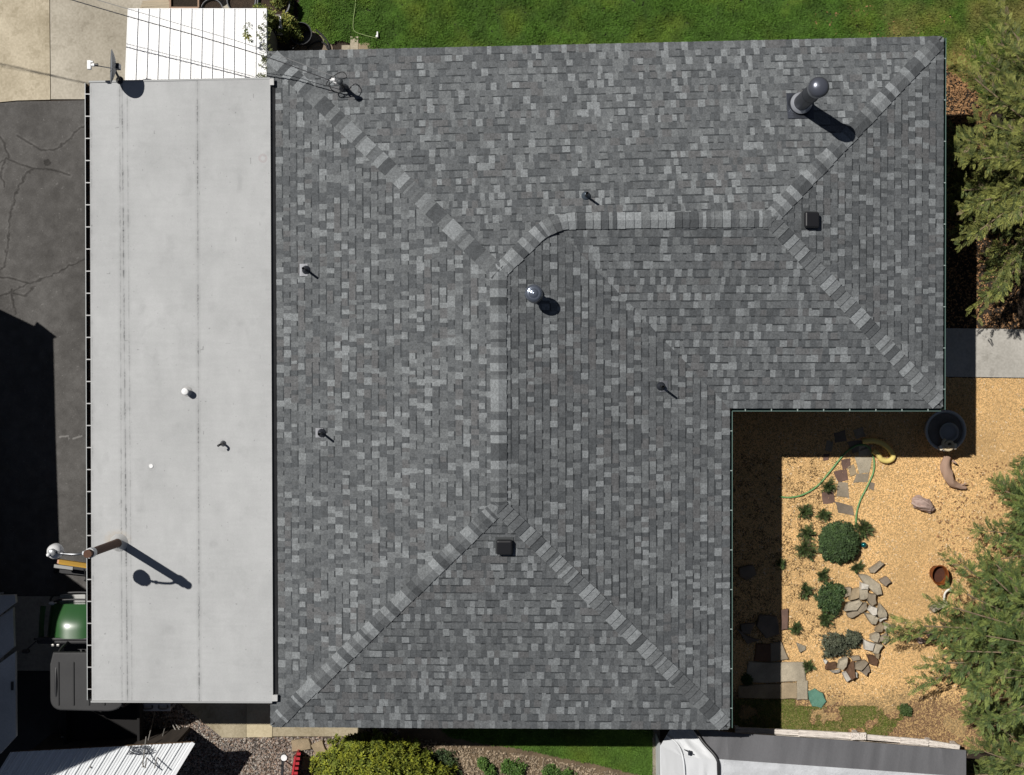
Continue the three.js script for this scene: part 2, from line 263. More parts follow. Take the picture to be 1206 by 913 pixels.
// ---------------------------------------------------------------- house with hipped shingle roof
const EAVE = 2.6, PITCH = 1 / 3, ALPHA = Math.atan(PITCH), SA = Math.sin(ALPHA), CA = Math.cos(ALPHA);
const eA = P(316, 62, EAVE), eB = P(1110, 44, EAVE), eC = P(1109, 479.5, EAVE), eD = P(858, 479.5, EAVE), eE = P(858, 858, EAVE), eF = P(320, 855, EAVE);
const plane = (p, q) => { const d = q.clone().sub(p).setY(0).normalize(), n = V(-d.z, 0, d.x); return { p, q, d, n }; };
const slopes = { N: plane(eA, eB), E: plane(eB, eC), SW: plane(eC, eD), EM: plane(eD, eE), S: plane(eE, eF), W: plane(eF, eA) };
const hOn = (k, p) => EAVE + PITCH * ((p.x - slopes[k].p.x) * slopes[k].n.x + (p.z - slopes[k].p.z) * slopes[k].n.z);
function meet(a, b, c) { // point on three slopes
  const m = new THREE.Matrix3(), r = [], e = []; for (const k of [a, b, c]) { const s = slopes[k]; e.push(PITCH * s.n.x, -1, PITCH * s.n.z); r.push(PITCH * (s.n.x * s.p.x + s.n.z * s.p.z) - EAVE); }
  m.set(...e).invert(); return V(...r).applyMatrix3(m);
}
const rG = meet('N', 'E', 'SW'), rH = meet('N', 'SW', 'EM'), rI = meet('N', 'W', 'EM'), rJ = meet('S', 'W', 'EM');
const roofY = p => Math.max(Math.min(hOn('N', p), hOn('W', p), hOn('EM', p), hOn('S', p)), Math.min(hOn('N', p), hOn('E', p), hOn('SW', p), hOn('W', p)));
function onRoof(u, v) { let y = 3; for (let i = 0; i < 8; i++) y = roofY(P(u, v, y)); return P(u, v, y); }
const rotH = thing('house', 'single storey house under a grey shingled L-shaped hip roof', 'house', V(0, 0, 0));
const roof = new THREE.Group(); roof.name = 'roof'; rotH.add(roof);
// walls under the eaves
{
  const inset = (k, d) => { const s = slopes[k]; return { p: s.p.clone().addScaledVector(s.n, d), d: s.d }; };
  const X = (a, b, d) => { const A1 = inset(a, d), B1 = inset(b, d), den = A1.d.x * B1.d.z - A1.d.z * B1.d.x, w = B1.p.clone().sub(A1.p), t = (w.x * B1.d.z - w.z * B1.d.x) / den; return A1.p.clone().addScaledVector(A1.d, t); };
  const order = ['N', 'E', 'SW', 'EM', 'S', 'W'], cs = order.map((k, i) => X(order[(i + 5) % 6], k, 0.45));
  for (let i = 0; i < 6; i++) { const a = cs[i].clone().setY(1.25), b = cs[(i + 1) % 6].clone().setY(1.25); part('wall', beam(a, b, 0.15, 2.5), M.siding, rotH); }
  const deckMat = mat(A(70, 72, 74), { map: grain.rough });
  const poly6 = [eA, eB, eC, eD, eE, eF];
  const lift = p => p.clone().setY(p.y - 0.012);
  part('roof_deck', [[eA, eB, rG, rH, rI], [eB, eC, rG], [eC, eD, rH, rG], [eD, eE, rJ, rI, rH], [eE, eF, rJ], [eF, eA, rI, rJ]].map(f => poly(f.map(lift))), deckMat, roof);
  part('soffit', poly(poly6.map(p => p.clone().setY(EAVE - 0.17))), M.siding, roof);
  const fasciaMat = mat(A(92, 96, 94), { map: grain.patch, roughness: 0.6 });
  for (let i = 0; i < 6; i++) { const s = slopes[order[i]], a = s.p.clone().addScaledVector(s.n, 0.014), b = s.q.clone().addScaledVector(s.n, 0.014); a.y = b.y = EAVE - 0.095; part('fascia', beam(a, b, 0.024, 0.15), fasciaMat, roof); part('drip_edge', beam(s.p.clone().setY(EAVE - 0.012), s.q.clone().setY(EAVE - 0.012), 0.03, 0.008), mat(A(128, 132, 132), { metalness: 0.3, roughness: 0.5 }), roof); }
}
// laminated shingles: every tab has its own face, butt edge and tone
const granule = paint(256, 256, (u, v) => { const g = 196 + 44 * R() + 36 * (N1(u * 22, v * 22, 22) - 0.5) + 40 * (N2(u * 46, v * 46, 46) - 0.5); return [g, g, g]; }, true, 1.9);
const shingleMat = mat(new THREE.Color(1, 1, 1), { vertexColors: true, map: granule, roughness: 0.93, bumpMap: bumpNoise, bumpScale: 0.003 });
function clip(pg, a, b) { // keep left of a->b in (s,t)
  const out = [], side = p => (b[0] - a[0]) * (p[1] - a[1]) - (b[1] - a[1]) * (p[0] - a[0]);
  for (let i = 0; i < pg.length; i++) { const p = pg[i], q = pg[(i + 1) % pg.length], sp = side(p), sq = side(q); if (sp >= 0) out.push(p); if ((sp >= 0) !== (sq >= 0)) { const k = sp / (sp - sq); out.push([p[0] + (q[0] - p[0]) * k, p[1] + (q[1] - p[1]) * k]); } }
  return out;
}
const clipTo = (pg, hull) => { for (let i = 0; i < hull.length && pg.length > 2; i++) pg = clip(pg, hull[i], hull[(i + 1) % hull.length]); return pg; };
const areaOf = pg => { let s = 0; for (let i = 0; i < pg.length; i++) { const p = pg[i], q = pg[(i + 1) % pg.length]; s += p[0] * q[1] - p[1] * q[0]; } return s / 2; };
const EXPO = 0.1415;
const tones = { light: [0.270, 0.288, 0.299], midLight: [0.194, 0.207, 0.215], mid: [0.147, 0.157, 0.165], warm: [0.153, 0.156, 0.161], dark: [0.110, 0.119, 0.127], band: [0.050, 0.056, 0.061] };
const tone = (k, v) => tones[k].map(c => c * v);
const tabs = [];                                            // {geo, area}
{
  const r = rng(81);
  const spec = { N: [[[eA, rI], [rH]], [eA, eB, rG, rH, rI]], E: [null, [eB, eC, rG]], SW: [null, [eC, eD, rH, rG]], EM: [null, [eD, eE, rJ, rI, rH]], S: [null, [eE, eF, rJ]], W: [null, [eF, eA, rI, rJ]] };
  for (const [k, [, ring]] of Object.entries(spec)) {
    const s = slopes[k];
    const st = p => { const w = p.clone().sub(s.p); return [w.x * s.d.x + w.z * s.d.z, (w.x * s.n.x + w.z * s.n.z) / CA]; };
    const up = V(-s.n.x * SA, CA, -s.n.z * SA);
    const at = (ss, t, o) => s.p.clone().addScaledVector(s.d, ss).addScaledVector(s.n, t * CA).add(V(0, t * SA, 0)).addScaledVector(up, o);
    const full = ring.map(st); full[0][1] = full[1][1] = -0.022;
    let hulls = [full];
    if (k === 'N') { const H = st(rH); hulls = [[full[0], [H[0], -0.022], H, st(rI)], [[H[0], -0.022], full[1], st(rG), H]]; }
    const tMax = Math.max(...full.map(p => p[1])), sMin = Math.min(...full.map(p => p[0])), sMax = Math.max(...full.map(p => p[0]));
    const n = Math.ceil(tMax / EXPO);
    for (let c = 0; c < n; c++) {
      const t0 = c === 0 ? -0.022 : c * EXPO, t1 = (c + 1) * EXPO;
      let x = sMin - rr(0, 0.3, r), high = r() < 0.5, warmRun = 0;
      const rowTone = 1 + 0.10 * (r() - 0.5);
      while (x < sMax) {
        if (warmRun-- < -12 && r() < 0.04) warmRun = Math.floor(rr(6, 16, r));
        const q = r(), w = high ? (q < 0.17 ? rr(0.075, 0.135, r) : rr(0.065, 0.15, r)) : rr(0.045, 0.11, r);
        let kind = high ? (q < 0.19 ? 'light' : q < 0.43 ? 'midLight' : q < 0.9 ? 'mid' : 'dark') : (q < 0.05 ? 'light' : q < 0.2 ? 'midLight' : q < 0.62 ? 'mid' : 'dark');
        if (warmRun > 0 && kind === 'mid') kind = 'warm';
        const patch = 0.93 + 0.16 * fbm(N2, (x + 40) * 0.45, t0 * 0.6 + c, 2);
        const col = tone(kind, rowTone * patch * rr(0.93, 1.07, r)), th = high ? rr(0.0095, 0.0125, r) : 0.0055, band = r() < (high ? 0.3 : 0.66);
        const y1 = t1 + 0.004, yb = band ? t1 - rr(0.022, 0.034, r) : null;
        const pos = [], nor = [], colr = [], uv = [];
        let area = 0;
        const off = t => 0.0006 + th * (1 - (t - t0) / (t1 - t0)) + 0.0012;
        const push = (P3, cl, u2) => { pos.push(P3.x, P3.y, P3.z); colr.push(...cl); uv.push(u2[0], u2[1]); };
        for (const hull of hulls) {
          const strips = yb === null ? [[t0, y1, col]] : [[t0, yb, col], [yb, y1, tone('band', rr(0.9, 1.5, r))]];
          for (const [ta, tb, cl] of strips) {
            const pg = clipTo([[x, ta], [x + w, ta], [x + w, tb], [x, tb]], hull); if (pg.length < 3 || areaOf(pg) < 2e-5) continue; area += areaOf(pg);
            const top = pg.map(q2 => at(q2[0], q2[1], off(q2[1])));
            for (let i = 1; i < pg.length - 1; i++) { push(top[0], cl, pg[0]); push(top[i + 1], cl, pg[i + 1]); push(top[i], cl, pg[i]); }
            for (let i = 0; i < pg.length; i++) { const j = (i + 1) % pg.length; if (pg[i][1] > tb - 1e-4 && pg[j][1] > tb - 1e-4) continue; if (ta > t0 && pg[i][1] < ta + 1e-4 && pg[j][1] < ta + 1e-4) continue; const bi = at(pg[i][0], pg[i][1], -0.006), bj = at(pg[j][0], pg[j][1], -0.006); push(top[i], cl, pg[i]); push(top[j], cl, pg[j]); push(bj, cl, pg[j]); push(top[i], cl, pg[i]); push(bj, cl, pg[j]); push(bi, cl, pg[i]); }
          }
        }
        if (pos.length) { const g = new THREE.BufferGeometry(); g.setAttribute('position', new THREE.Float32BufferAttribute(pos, 3)); g.setAttribute('color', new THREE.Float32BufferAttribute(colr, 3)); g.setAttribute('uv', new THREE.Float32BufferAttribute(uv, 2)); g.computeVertexNormals(); tabs.push({ g, area }); }
        x += w + (high ? 0.0015 : 0); high = r() < 0.88 ? !high : high;
      }
    }
  }
  tabs.sort((a, b) => b.area - a.area);
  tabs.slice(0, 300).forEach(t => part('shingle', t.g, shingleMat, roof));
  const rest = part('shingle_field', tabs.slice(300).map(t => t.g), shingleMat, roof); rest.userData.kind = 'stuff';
}
// hip and ridge caps, laid from the low end upwards
{
  const r = rng(91);
  const run = (a, b, ka, kb, half = 0.138) => {
    const L = a.distanceTo(b), dir = b.clone().sub(a).normalize(), dA = slopes[ka], dB = slopes[kb];
    const upA = V(-dA.n.x * SA, CA, -dA.n.z * SA), upB = V(-dB.n.x * SA, CA, -dB.n.z * SA);
    const sideA = dir.clone().cross(upA), sideB = dir.clone().cross(upB);   // tangents in each slope
    // make each tangent point downhill away from the ridge line
    for (const [sd] of [[sideA], [sideB]]) if (sd.y > 0) sd.negate(); if (Math.abs(sideA.y) < 1e-6) { }
    if (sideA.dot(dA.n) > 0) sideA.negate(); if (sideB.dot(dB.n) > 0) sideB.negate();
    let t = a.y < EAVE + 0.01 ? half * 0.72 : -0.02;
    while (t < L - 0.01) {
      const e = Math.min(rr(0.125, 0.15, r), L - t + 0.001), q = r(); let kind = q < 0.38 ? 'light' : q < 0.58 ? 'midLight' : q < 0.78 ? 'mid' : 'dark';
      const split = r() < 0.22 ? rr(0.3, 0.7, r) : 1, c1 = tone(kind, kind === 'light' ? rr(0.95, 1.22, r) : kind === 'dark' ? rr(0.8, 1.0, r) : rr(0.9, 1.15, r)), c2 = tone(r() < 0.4 ? 'dark' : r() < 0.6 ? 'midLight' : 'mid', rr(0.9, 1.15, r)), hw = half * rr(0.97, 1.03, r), sk = rr(-0.006, 0.006, r);
      const pos = [], col = [], uv = [];
      const tri = (p, cl) => { for (const v of p) { pos.push(v.x, v.y, v.z); col.push(...cl); uv.push(v.x + v.y, v.z); } };
      const pt = (tt, side, upv, w, o) => a.clone().addScaledVector(dir, tt).addScaledVector(side, w).addScaledVector(upv, o);
      for (const [side, upv] of [[sideA, upA], [sideB, upB]]) {
        const crown = V(0, 1, 0);
        const bands = split < 1 ? [[0, split, c1], [split, 1, c2]] : [[0, 1, c1]];
        for (const [f0, f1, cl] of bands) {
          const o = f => 0.034 - 0.017 * f, ta = t + e * f0, tb = t + e * f1 + (f1 === 1 ? 0.01 : 0);
          const p0 = pt(ta, side, crown, 0, o(f0) + 0.006), p1 = pt(tb, side, crown, 0, o(f1) + 0.006), q0 = pt(ta, side, upv, hw + sk, o(f0)), q1 = pt(tb, side, upv, hw + sk, o(f1));
          const d0 = pt(ta, side, upv, hw + sk, 0), d1 = pt(tb, side, upv, hw + sk, 0), c0 = pt(ta, side, crown, 0, 0);
          tri([p0, q0, q1], cl); tri([p0, q1, p1], cl); tri([q0, d0, d1], cl); tri([q0, d1, q1], cl); if (f0 === 0) { tri([p0, c0, d0], cl); tri([p0, d0, q0], cl); }
        }
      }
      const g = new THREE.BufferGeometry(); g.setAttribute('position', new THREE.Float32BufferAttribute(pos, 3)); g.setAttribute('color', new THREE.Float32BufferAttribute(col, 3)); g.setAttribute('uv', new THREE.Float32BufferAttribute(uv, 2)); g.computeVertexNormals();
      // make faces look upward / outward
      { const p = g.attributes.position.array, nn = g.attributes.normal.array; for (let i = 0; i < p.length; i += 9) if (nn[i + 1] < -0.05) { for (let k = 0; k < 3; k++) { const w = p[i + 3 + k]; p[i + 3 + k] = p[i + 6 + k]; p[i + 6 + k] = w; } } g.computeVertexNormals(); }
      part('ridge_cap', g, shingleMat, roof); t += e;
    }
  };
  run(eA, rI, 'N', 'W'); run(eB, rG, 'N', 'E'); run(eC, rG, 'E', 'SW'); run(eE, rJ, 'EM', 'S'); run(eF, rJ, 'S', 'W');
  { // the caps fan round the bend where the wing ridge meets the short hip
    const b0 = rH.clone().lerp(rG, 0.42 / rH.distanceTo(rG)), b2 = rH.clone().lerp(rI, 0.42 / rH.distanceTo(rI)), cvb = new THREE.QuadraticBezierCurve3(b0, rH.clone().add(V(0, 0.012, 0)), b2), pts = cvb.getPoints(6);
    run(rG, b0, 'N', 'SW'); for (let i = 0; i < 6; i++) run(pts[i], pts[i + 1].clone(), 'N', i < 3 ? 'SW' : 'EM'); run(b2, rI, 'N', 'EM');
  } run(rI, rJ, 'W', 'EM');
}
// green gutters on the east and courtyard eaves
const gutterGreen = mat(new THREE.Color(0.025, 0.055, 0.048), { roughness: 0.4, metalness: 0.3 }), gutterLip = mat(new THREE.Color(0.13, 0.21, 0.185), { roughness: 0.4, metalness: 0.2 });
function gutter(parent, a, b, out, w, depth, mTrough, mLip, hangers, mHang, drop = 0.03, lipW = 0.014) { // open box trough along a->b on the out side
  const A0 = a.clone().addScaledVector(out, 0.006), B0 = b.clone().addScaledVector(out, 0.006), dn = o => V(0, -o, 0), t = 0.004;
  const g = new THREE.Group(); g.name = 'gutter'; parent.add(g);
  const sh = (o, y) => [A0.clone().addScaledVector(out, o).add(dn(y)), B0.clone().addScaledVector(out, o).add(dn(y))];
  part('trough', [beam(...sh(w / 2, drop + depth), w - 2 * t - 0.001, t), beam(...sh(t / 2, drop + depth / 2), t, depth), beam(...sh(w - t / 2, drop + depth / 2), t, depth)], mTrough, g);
  part('lip', beam(...sh(w, drop - 0.004), lipW, 0.012), mLip, g);
  const L = a.distanceTo(b);
  for (let i = 0; i < hangers; i++) { const k = (i + 0.5) / hangers, c = A0.clone().lerp(B0, k); part('hanger', beam(c.clone().add(dn(drop - 0.008)).addScaledVector(out, -0.02), c.clone().add(dn(drop - 0.008)).addScaledVector(out, w + 0.004), 0.018, 0.006), mHang, g); }
  return g;
}
{
  const hang = mat(new THREE.Color(0.26, 0.32, 0.30), { roughness: 0.4 });
  const o = k => slopes[k].n.clone().negate();
  gutter(rotH, eB, eC.clone().addScaledVector(o('E'), 0).addScaledVector(slopes.E.d, 0.05), o('E'), 0.066, 0.09, gutterGreen, gutterLip, 9, hang, 0.035, 0.011);
  gutter(rotH, eC, eD.clone().addScaledVector(o('EM'), 0.072).addScaledVector(o('SW'), 0), o('SW'), 0.066, 0.09, gutterGreen, gutterLip, 8, hang, 0.035, 0.011);
  gutter(rotH, eD.clone().addScaledVector(slopes.EM.d, 0.072), eE, o('EM'), 0.066, 0.09, gutterGreen, gutterLip, 8, hang, 0.035, 0.011);
}
// ---------------------------------------------------------------- flat roofed carport on the west side
const CP = 2.74;
const carport = thing('carport', 'long flat roofed carport with pale grey membrane roof and seams', 'carport', P(212, 460, 0));
{
  const u0 = 104, u1 = 327, v0 = 92, v1 = 829, seamU = [143, 233];
  const tex = paint(512, 1600, (uu, vv) => {
    const u = u0 + (u1 - u0) * uu, v = v0 + (v1 - v0) * vv;
    let k = 214 + 22 * (fbm(N1, u * 0.022, v * 0.016, 5) - 0.5) + 12 * (fbm(N2, u * 0.09, v * 0.05, 4) - 0.5) + 8 * (N3(u * 1.4, v * 1.4) - 0.5) + 4 * (N2(u * 0.05 + 7, v * 0.35) - 0.5);
    let rC = 0, gC = 0, bC = 0;
    for (const [su, str] of [[144 + (v - 97) * 0.005, 1.25], [150 + (v - 97) * 0.004, 0.5], [141, 0.6], [233.5, 1.1], [107, 0.4]]) { const d = Math.abs(u - su), broken = fbm(N3, su * 3, v * 0.10, 3), fineB = N1(su + u * 0.6, v * 0.55); if (d < 5) { k -= str * 26 * Math.max(0, 1 - d / 4) * broken; if (d < 0.35) k -= str * 16; if (d < 0.85 && broken > 0.38 && fineB > (su > 200 ? 0.5 : 0.42)) k -= str * 78 * (broken - 0.28); } }
    const st = fbm(N2, u * 0.06 + 4, v * 0.05, 4); if (st > 0.66) k -= (st - 0.66) * 45;
    if (N1(u * 0.28 + 31, v * 0.28) > 0.972) k -= 34; for (const [pu, pv, pr] of [[221, 462, 10], [264, 523, 8], [178, 549, 5], [190, 400, 26], [262, 700, 34], [200, 210, 30]]) { const e = Math.hypot(u - pu, v - pv) / pr + 0.5 * (fbm(N1, u * 0.12, v * 0.12, 3) - 0.5); if (pr < 12 ? e < 1 : Math.abs(e - 0.9) < 0.09) k -= (pr < 12 ? 12 : 6) * fbm(N2, u * 0.4, v * 0.4, 2); }
    const rd = Math.hypot((u - 136) / 13, (v - 634) / 9); if (rd < 1.4) { const q = Math.max(0, 1.4 - rd) * fbm(N1, u * 0.5, v * 0.5, 3); k -= 22 * q; rC += 20 * q; bC -= 26 * q; }
    const rd2 = Math.hypot((u - 311) / 4, (v - 186) / 4); if (Math.abs(rd2 - 1) < 0.35) { k -= 14; rC += 6; }
    return [k + rC, k + 1.5 + gC, k + 2 + bC];
  }); tex.wrapS = tex.wrapT = THREE.ClampToEdgeWrapping;
  const a = P(u0, v0, CP), b = P(u1, v1, CP);
  const memb = mat(new THREE.Color(0.62, 0.62, 0.62), { map: tex, roughness: 0.75 });
  const sheet = (pts, y) => { const g = slab(px(pts, CP).map(p => p.setY(y)), 0.004); const p = g.attributes.position, uv = g.attributes.uv; for (let i = 0; i < p.count; i++) uv.setXY(i, (p.getX(i) - a.x) / (b.x - a.x), (p.getZ(i) - a.z) / (b.z - a.z)); return g; };
  wpart('membrane_sheet', sheet([[105.6, 97.3], [143.5, 96.5], [147.5, 825.4], [108, 825.2]], CP), memb, carport);
  wpart('membrane_sheet', sheet([[142.4, 96.5], [233.6, 94.7], [235, 825.8], [146.4, 825.4]], CP + 0.005), memb, carport);
  wpart('membrane_sheet', sheet([[232, 94.7], [318.3, 93.2], [321.6, 826.2], [233.6, 825.8]], CP + 0.010), memb, carport);
  wpart('edge_tab', slab(px([[317.6, 92.6], [322.4, 92.4], [322.6, 100.2], [317.7, 100.4]], CP).map(p => p.setY(CP + 0.016)), 0.05), M.whitePaint, carport);
  wpart('edge_tab', slab(px([[320.6, 818.5], [326.8, 818.5], [326.8, 825.8], [320.6, 826]], CP).map(p => p.setY(CP + 0.016)), 0.05), M.whitePaint, carport);
  wpart('roof_deck', slab(px([[106.2, 98], [317.8, 94], [321, 825.4], [108.4, 824.6]], CP).map(p => p.setY(CP - 0.006)), 0.12), M.wood, carport);
  wpart('flashing', slab(px([[317.2, 97, 2.735], [324.2, 97, 2.655], [327.4, 819, 2.655], [320.4, 819, 2.735]]), 0.03), mat(A(76, 76, 78), { roughness: 0.7, map: grain.rough }), carport);
  const edgeMat = mat(A(214, 216, 216), { roughness: 0.6, map: grain.patch });
  for (const [s, e] of [[[105.6, 97], [318.5, 93]], [[108, 825.6], [321, 826.4]]]) wpart('edge_trim', beam(P(...s, CP - 0.05), P(...e, CP - 0.05), 0.03, 0.135), edgeMat, carport);
  const W = P(212, 460, 0);
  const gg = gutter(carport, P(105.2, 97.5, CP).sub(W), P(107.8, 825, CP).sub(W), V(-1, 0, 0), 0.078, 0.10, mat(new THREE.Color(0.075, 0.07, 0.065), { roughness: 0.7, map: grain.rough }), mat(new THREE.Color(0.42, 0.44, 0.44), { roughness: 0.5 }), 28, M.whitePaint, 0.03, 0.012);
  // debris in the trough
  const r = rng(101), deb = []; for (let i = 0; i < 420; i++) { const v = 98 + 726 * r(), p = P(104.6 - 1.2 * r() + (v - 97) * 0.0036, v, CP - 0.125); deb.push(box(rr(0.01, 0.03, r), 0.008, rr(0.01, 0.05, r)).rotateY(r() * 3).translate(p.x, p.y, p.z)); }
  const dm = wpart('gutter_debris', deb, mat(A(120, 95, 72)), carport); dm.userData.kind = 'stuff';
  for (const v of [110, 290, 470, 640, 812]) wpart('post', beam(P(124, v, CP).setY(0), P(124, v, CP).setY(CP - 0.32), 0.1, 0.1), M.whitePaint, carport);
  wpart('beam', beam(P(124, 102, CP).setY(CP - 0.22), P(124, 818, CP).setY(CP - 0.22), 0.1, 0.18), M.wood, carport);
  // small membrane patch left by an old fixing
  wpart('patch', new THREE.CylinderGeometry(0.035, 0.04, 0.012, 12).translate(P(178, 549, CP).x, CP + 0.012, P(178, 549, CP).z), M.whiteMetal, carport);
}
// ---------------------------------------------------------------- roof fittings
const pipeVent = (u, v, h, plate, label, plateDir, bootMat = M.steelDark) => {
  const c = onRoof(u, v), t = thing('plumbing_vent', label, 'roof vent', c);
  const k = ['N', 'E', 'SW', 'EM', 'S', 'W'].reduce((b, q) => Math.abs(hOn(q, c) - c.y) < Math.abs(hOn(b, c) - c.y) ? q : b), n = slopes[k].n;
  const up = V(-n.x * SA, CA, -n.z * SA), q = new THREE.Quaternion().setFromUnitVectors(V(0, 1, 0), up);
  if (plate) part('flashing_plate', rbox(...plate, 0.004).applyQuaternion(q).translate(-n.x * 0.05 + up.x * 0.016, n.x * 0 - Math.abs(0.05 * PITCH) + up.y * 0.018, -n.z * 0.05 + up.z * 0.016), mat(new THREE.Color(0.36, 0.37, 0.40), { roughness: 0.45, metalness: 0.4, map: grain.patch }), t);
  part('boot', lathe([[0.078, 0.004], [0.076, 0.03], [0.055, 0.05], [0.04, 0.085], [0.026, 0.11], [0.0, 0.112]], 20).applyQuaternion(q), bootMat, t);
  part('pipe', lathe([[0.021, 0.0], [0.021, h], [0.016, h], [0.016, h - 0.1], [0, h - 0.1]], 14), M.black, t);
};
pipeVent(361, 318, 0.46, [0.16, 0.008, 0.22], 'black plumbing vent pipe on bright metal plate, north one on west slope');
pipeVent(379.5, 510, 0.46, [0.15, 0.008, 0.17], 'black plumbing vent pipe on metal plate, south one on west slope');
pipeVent(690, 231, 0.46, null, 'black plumbing vent pipe with blue-grey boot just north of the ridge', null, mat(new THREE.Color(0.10, 0.125, 0.155), { metalness: 0.5, roughness: 0.4 }));
pipeVent(778, 455, 0.46, [0.15, 0.008, 0.2], 'black plumbing vent pipe near the roof valley');
{ // tall metal chimney
  const c = onRoof(942, 123), t = thing('chimney_pipe', 'tall dark grey metal chimney pipe with round cap on the north slope', 'chimney', c);
  part('base_plate', rbox(0.46, 0.01, 0.5, 0, 0, 0, 0.004).rotateX(-ALPHA * 1).translate(0, 0.03, 0.03), M.steelDark, t);
  part('base_cone', lathe([[0.215, -0.06], [0.21, 0.03], [0.16, 0.16], [0.15, 0.17]], 32), M.steelDark, t);
  part('storm_collar', lathe([[0.185, 0.135], [0.19, 0.15], [0.15, 0.205], [0.142, 0.21]], 32), mat(new THREE.Color(0.55, 0.57, 0.62), { roughness: 0.32, metalness: 0.55 }), t);
  part('pipe', lathe([[0.14, 0.1], [0.14, 0.92], [0.145, 0.925], [0.145, 0.945], [0.14, 0.95], [0.14, 1.50], [0.12, 1.50]], 32), mat(new THREE.Color(0.105, 0.115, 0.14), { roughness: 0.42, metalness: 0.4, map: grain.patch }), t);
  part('cap_band', lathe([[0.142, 1.44], [0.158, 1.445], [0.158, 1.52], [0.142, 1.525]], 32), mat(new THREE.Color(0.35, 0.37, 0.4), { roughness: 0.35, metalness: 0.6 }), t);
  part('cap', lathe([[0.13, 1.53], [0.168, 1.56], [0.172, 1.60], [0.168, 1.64], [0.145, 1.685], [0.10, 1.715], [0.05, 1.73], [0, 1.734]], 32), mat(new THREE.Color(0.13, 0.14, 0.17), { roughness: 0.3, metalness: 0.55 }), t);
}
{ // round flue cap
  const c = onRoof(628, 347), t = thing('flue_vent', 'short round metal flue with domed cap east of the main ridge', 'roof vent', c);
  part('collar', lathe([[0.17, -0.05], [0.165, 0.0], [0.11, 0.06], [0.1, 0.07]], 28), M.galv, t);
  part('pipe', lathe([[0.095, 0], [0.095, 0.44]], 24), M.steelDark, t);
  part('cap', lathe([[0.11, 0.40], [0.146, 0.42], [0.15, 0.44], [0.145, 0.465], [0.12, 0.5], [0.095, 0.51], [0.085, 0.50], [0.07, 0.515], [0.055, 0.535], [0.03, 0.53], [0, 0.54]], 32), mat(new THREE.Color(0.24, 0.27, 0.33), { roughness: 0.22, metalness: 0.75 }), t);
}
for (const [u, v, k, lab] of [[953, 259.5, 'E', 'black square box vent beside the junction of the east hips'], [594, 642, 'S', 'black square box vent below the south end of the main ridge']]) {
  const c = onRoof(u, v), t = thing('box_vent', lab, 'roof vent', c), n = slopes[k].n, up = V(-n.x * SA, CA, -n.z * SA), q = new THREE.Quaternion().setFromUnitVectors(V(0, 1, 0), up);
  part('flange', rbox(0.31, 0.006, 0.31, 0, 0.016, 0, 0.002).applyQuaternion(q), mat(new THREE.Color(0.06, 0.065, 0.068), { roughness: 0.7 }), t);
  part('hood', rbox(0.27, 0.09, 0.27, 0, 0.085, 0, 0.035, 4).applyQuaternion(q), mat(new THREE.Color(0.016, 0.016, 0.018), { roughness: 0.42 }), t);
  part('neck', box(0.2, 0.06, 0.2, 0, 0.03, 0).applyQuaternion(q), M.black, t);
}
{ // fittings on the flat roof
  let c = P(220.5, 461, CP).setY(CP + 0.012), t = thing('cap_vent', 'small white capped vent on the flat membrane roof', 'roof vent', c);
  part('pipe', lathe([[0.04, 0], [0.04, 0.16]], 16), M.whitePaint, t); part('cap', lathe([[0.05, 0.13], [0.062, 0.14], [0.062, 0.19], [0.05, 0.205], [0, 0.21]], 20), M.whiteMetal, t); part('boot', lathe([[0.09, 0], [0.07, 0.015], [0.045, 0.03]], 18), M.whitePaint, t);
  c = P(263, 522.5, CP).setY(CP + 0.012); t = thing('bent_pipe_vent', 'small black bent pipe vent on the flat membrane roof', 'roof vent', c);
  part('pipe', tube([V(0, 0, 0), V(0, 0.14, 0), V(-0.01, 0.2, 0.005), V(-0.035, 0.235, 0.02), V(-0.05, 0.225, 0.03)], 0.02, 10, 16), M.black, t); part('boot', lathe([[0.055, 0], [0.045, 0.012], [0.024, 0.03]], 16), M.galv, t);
}
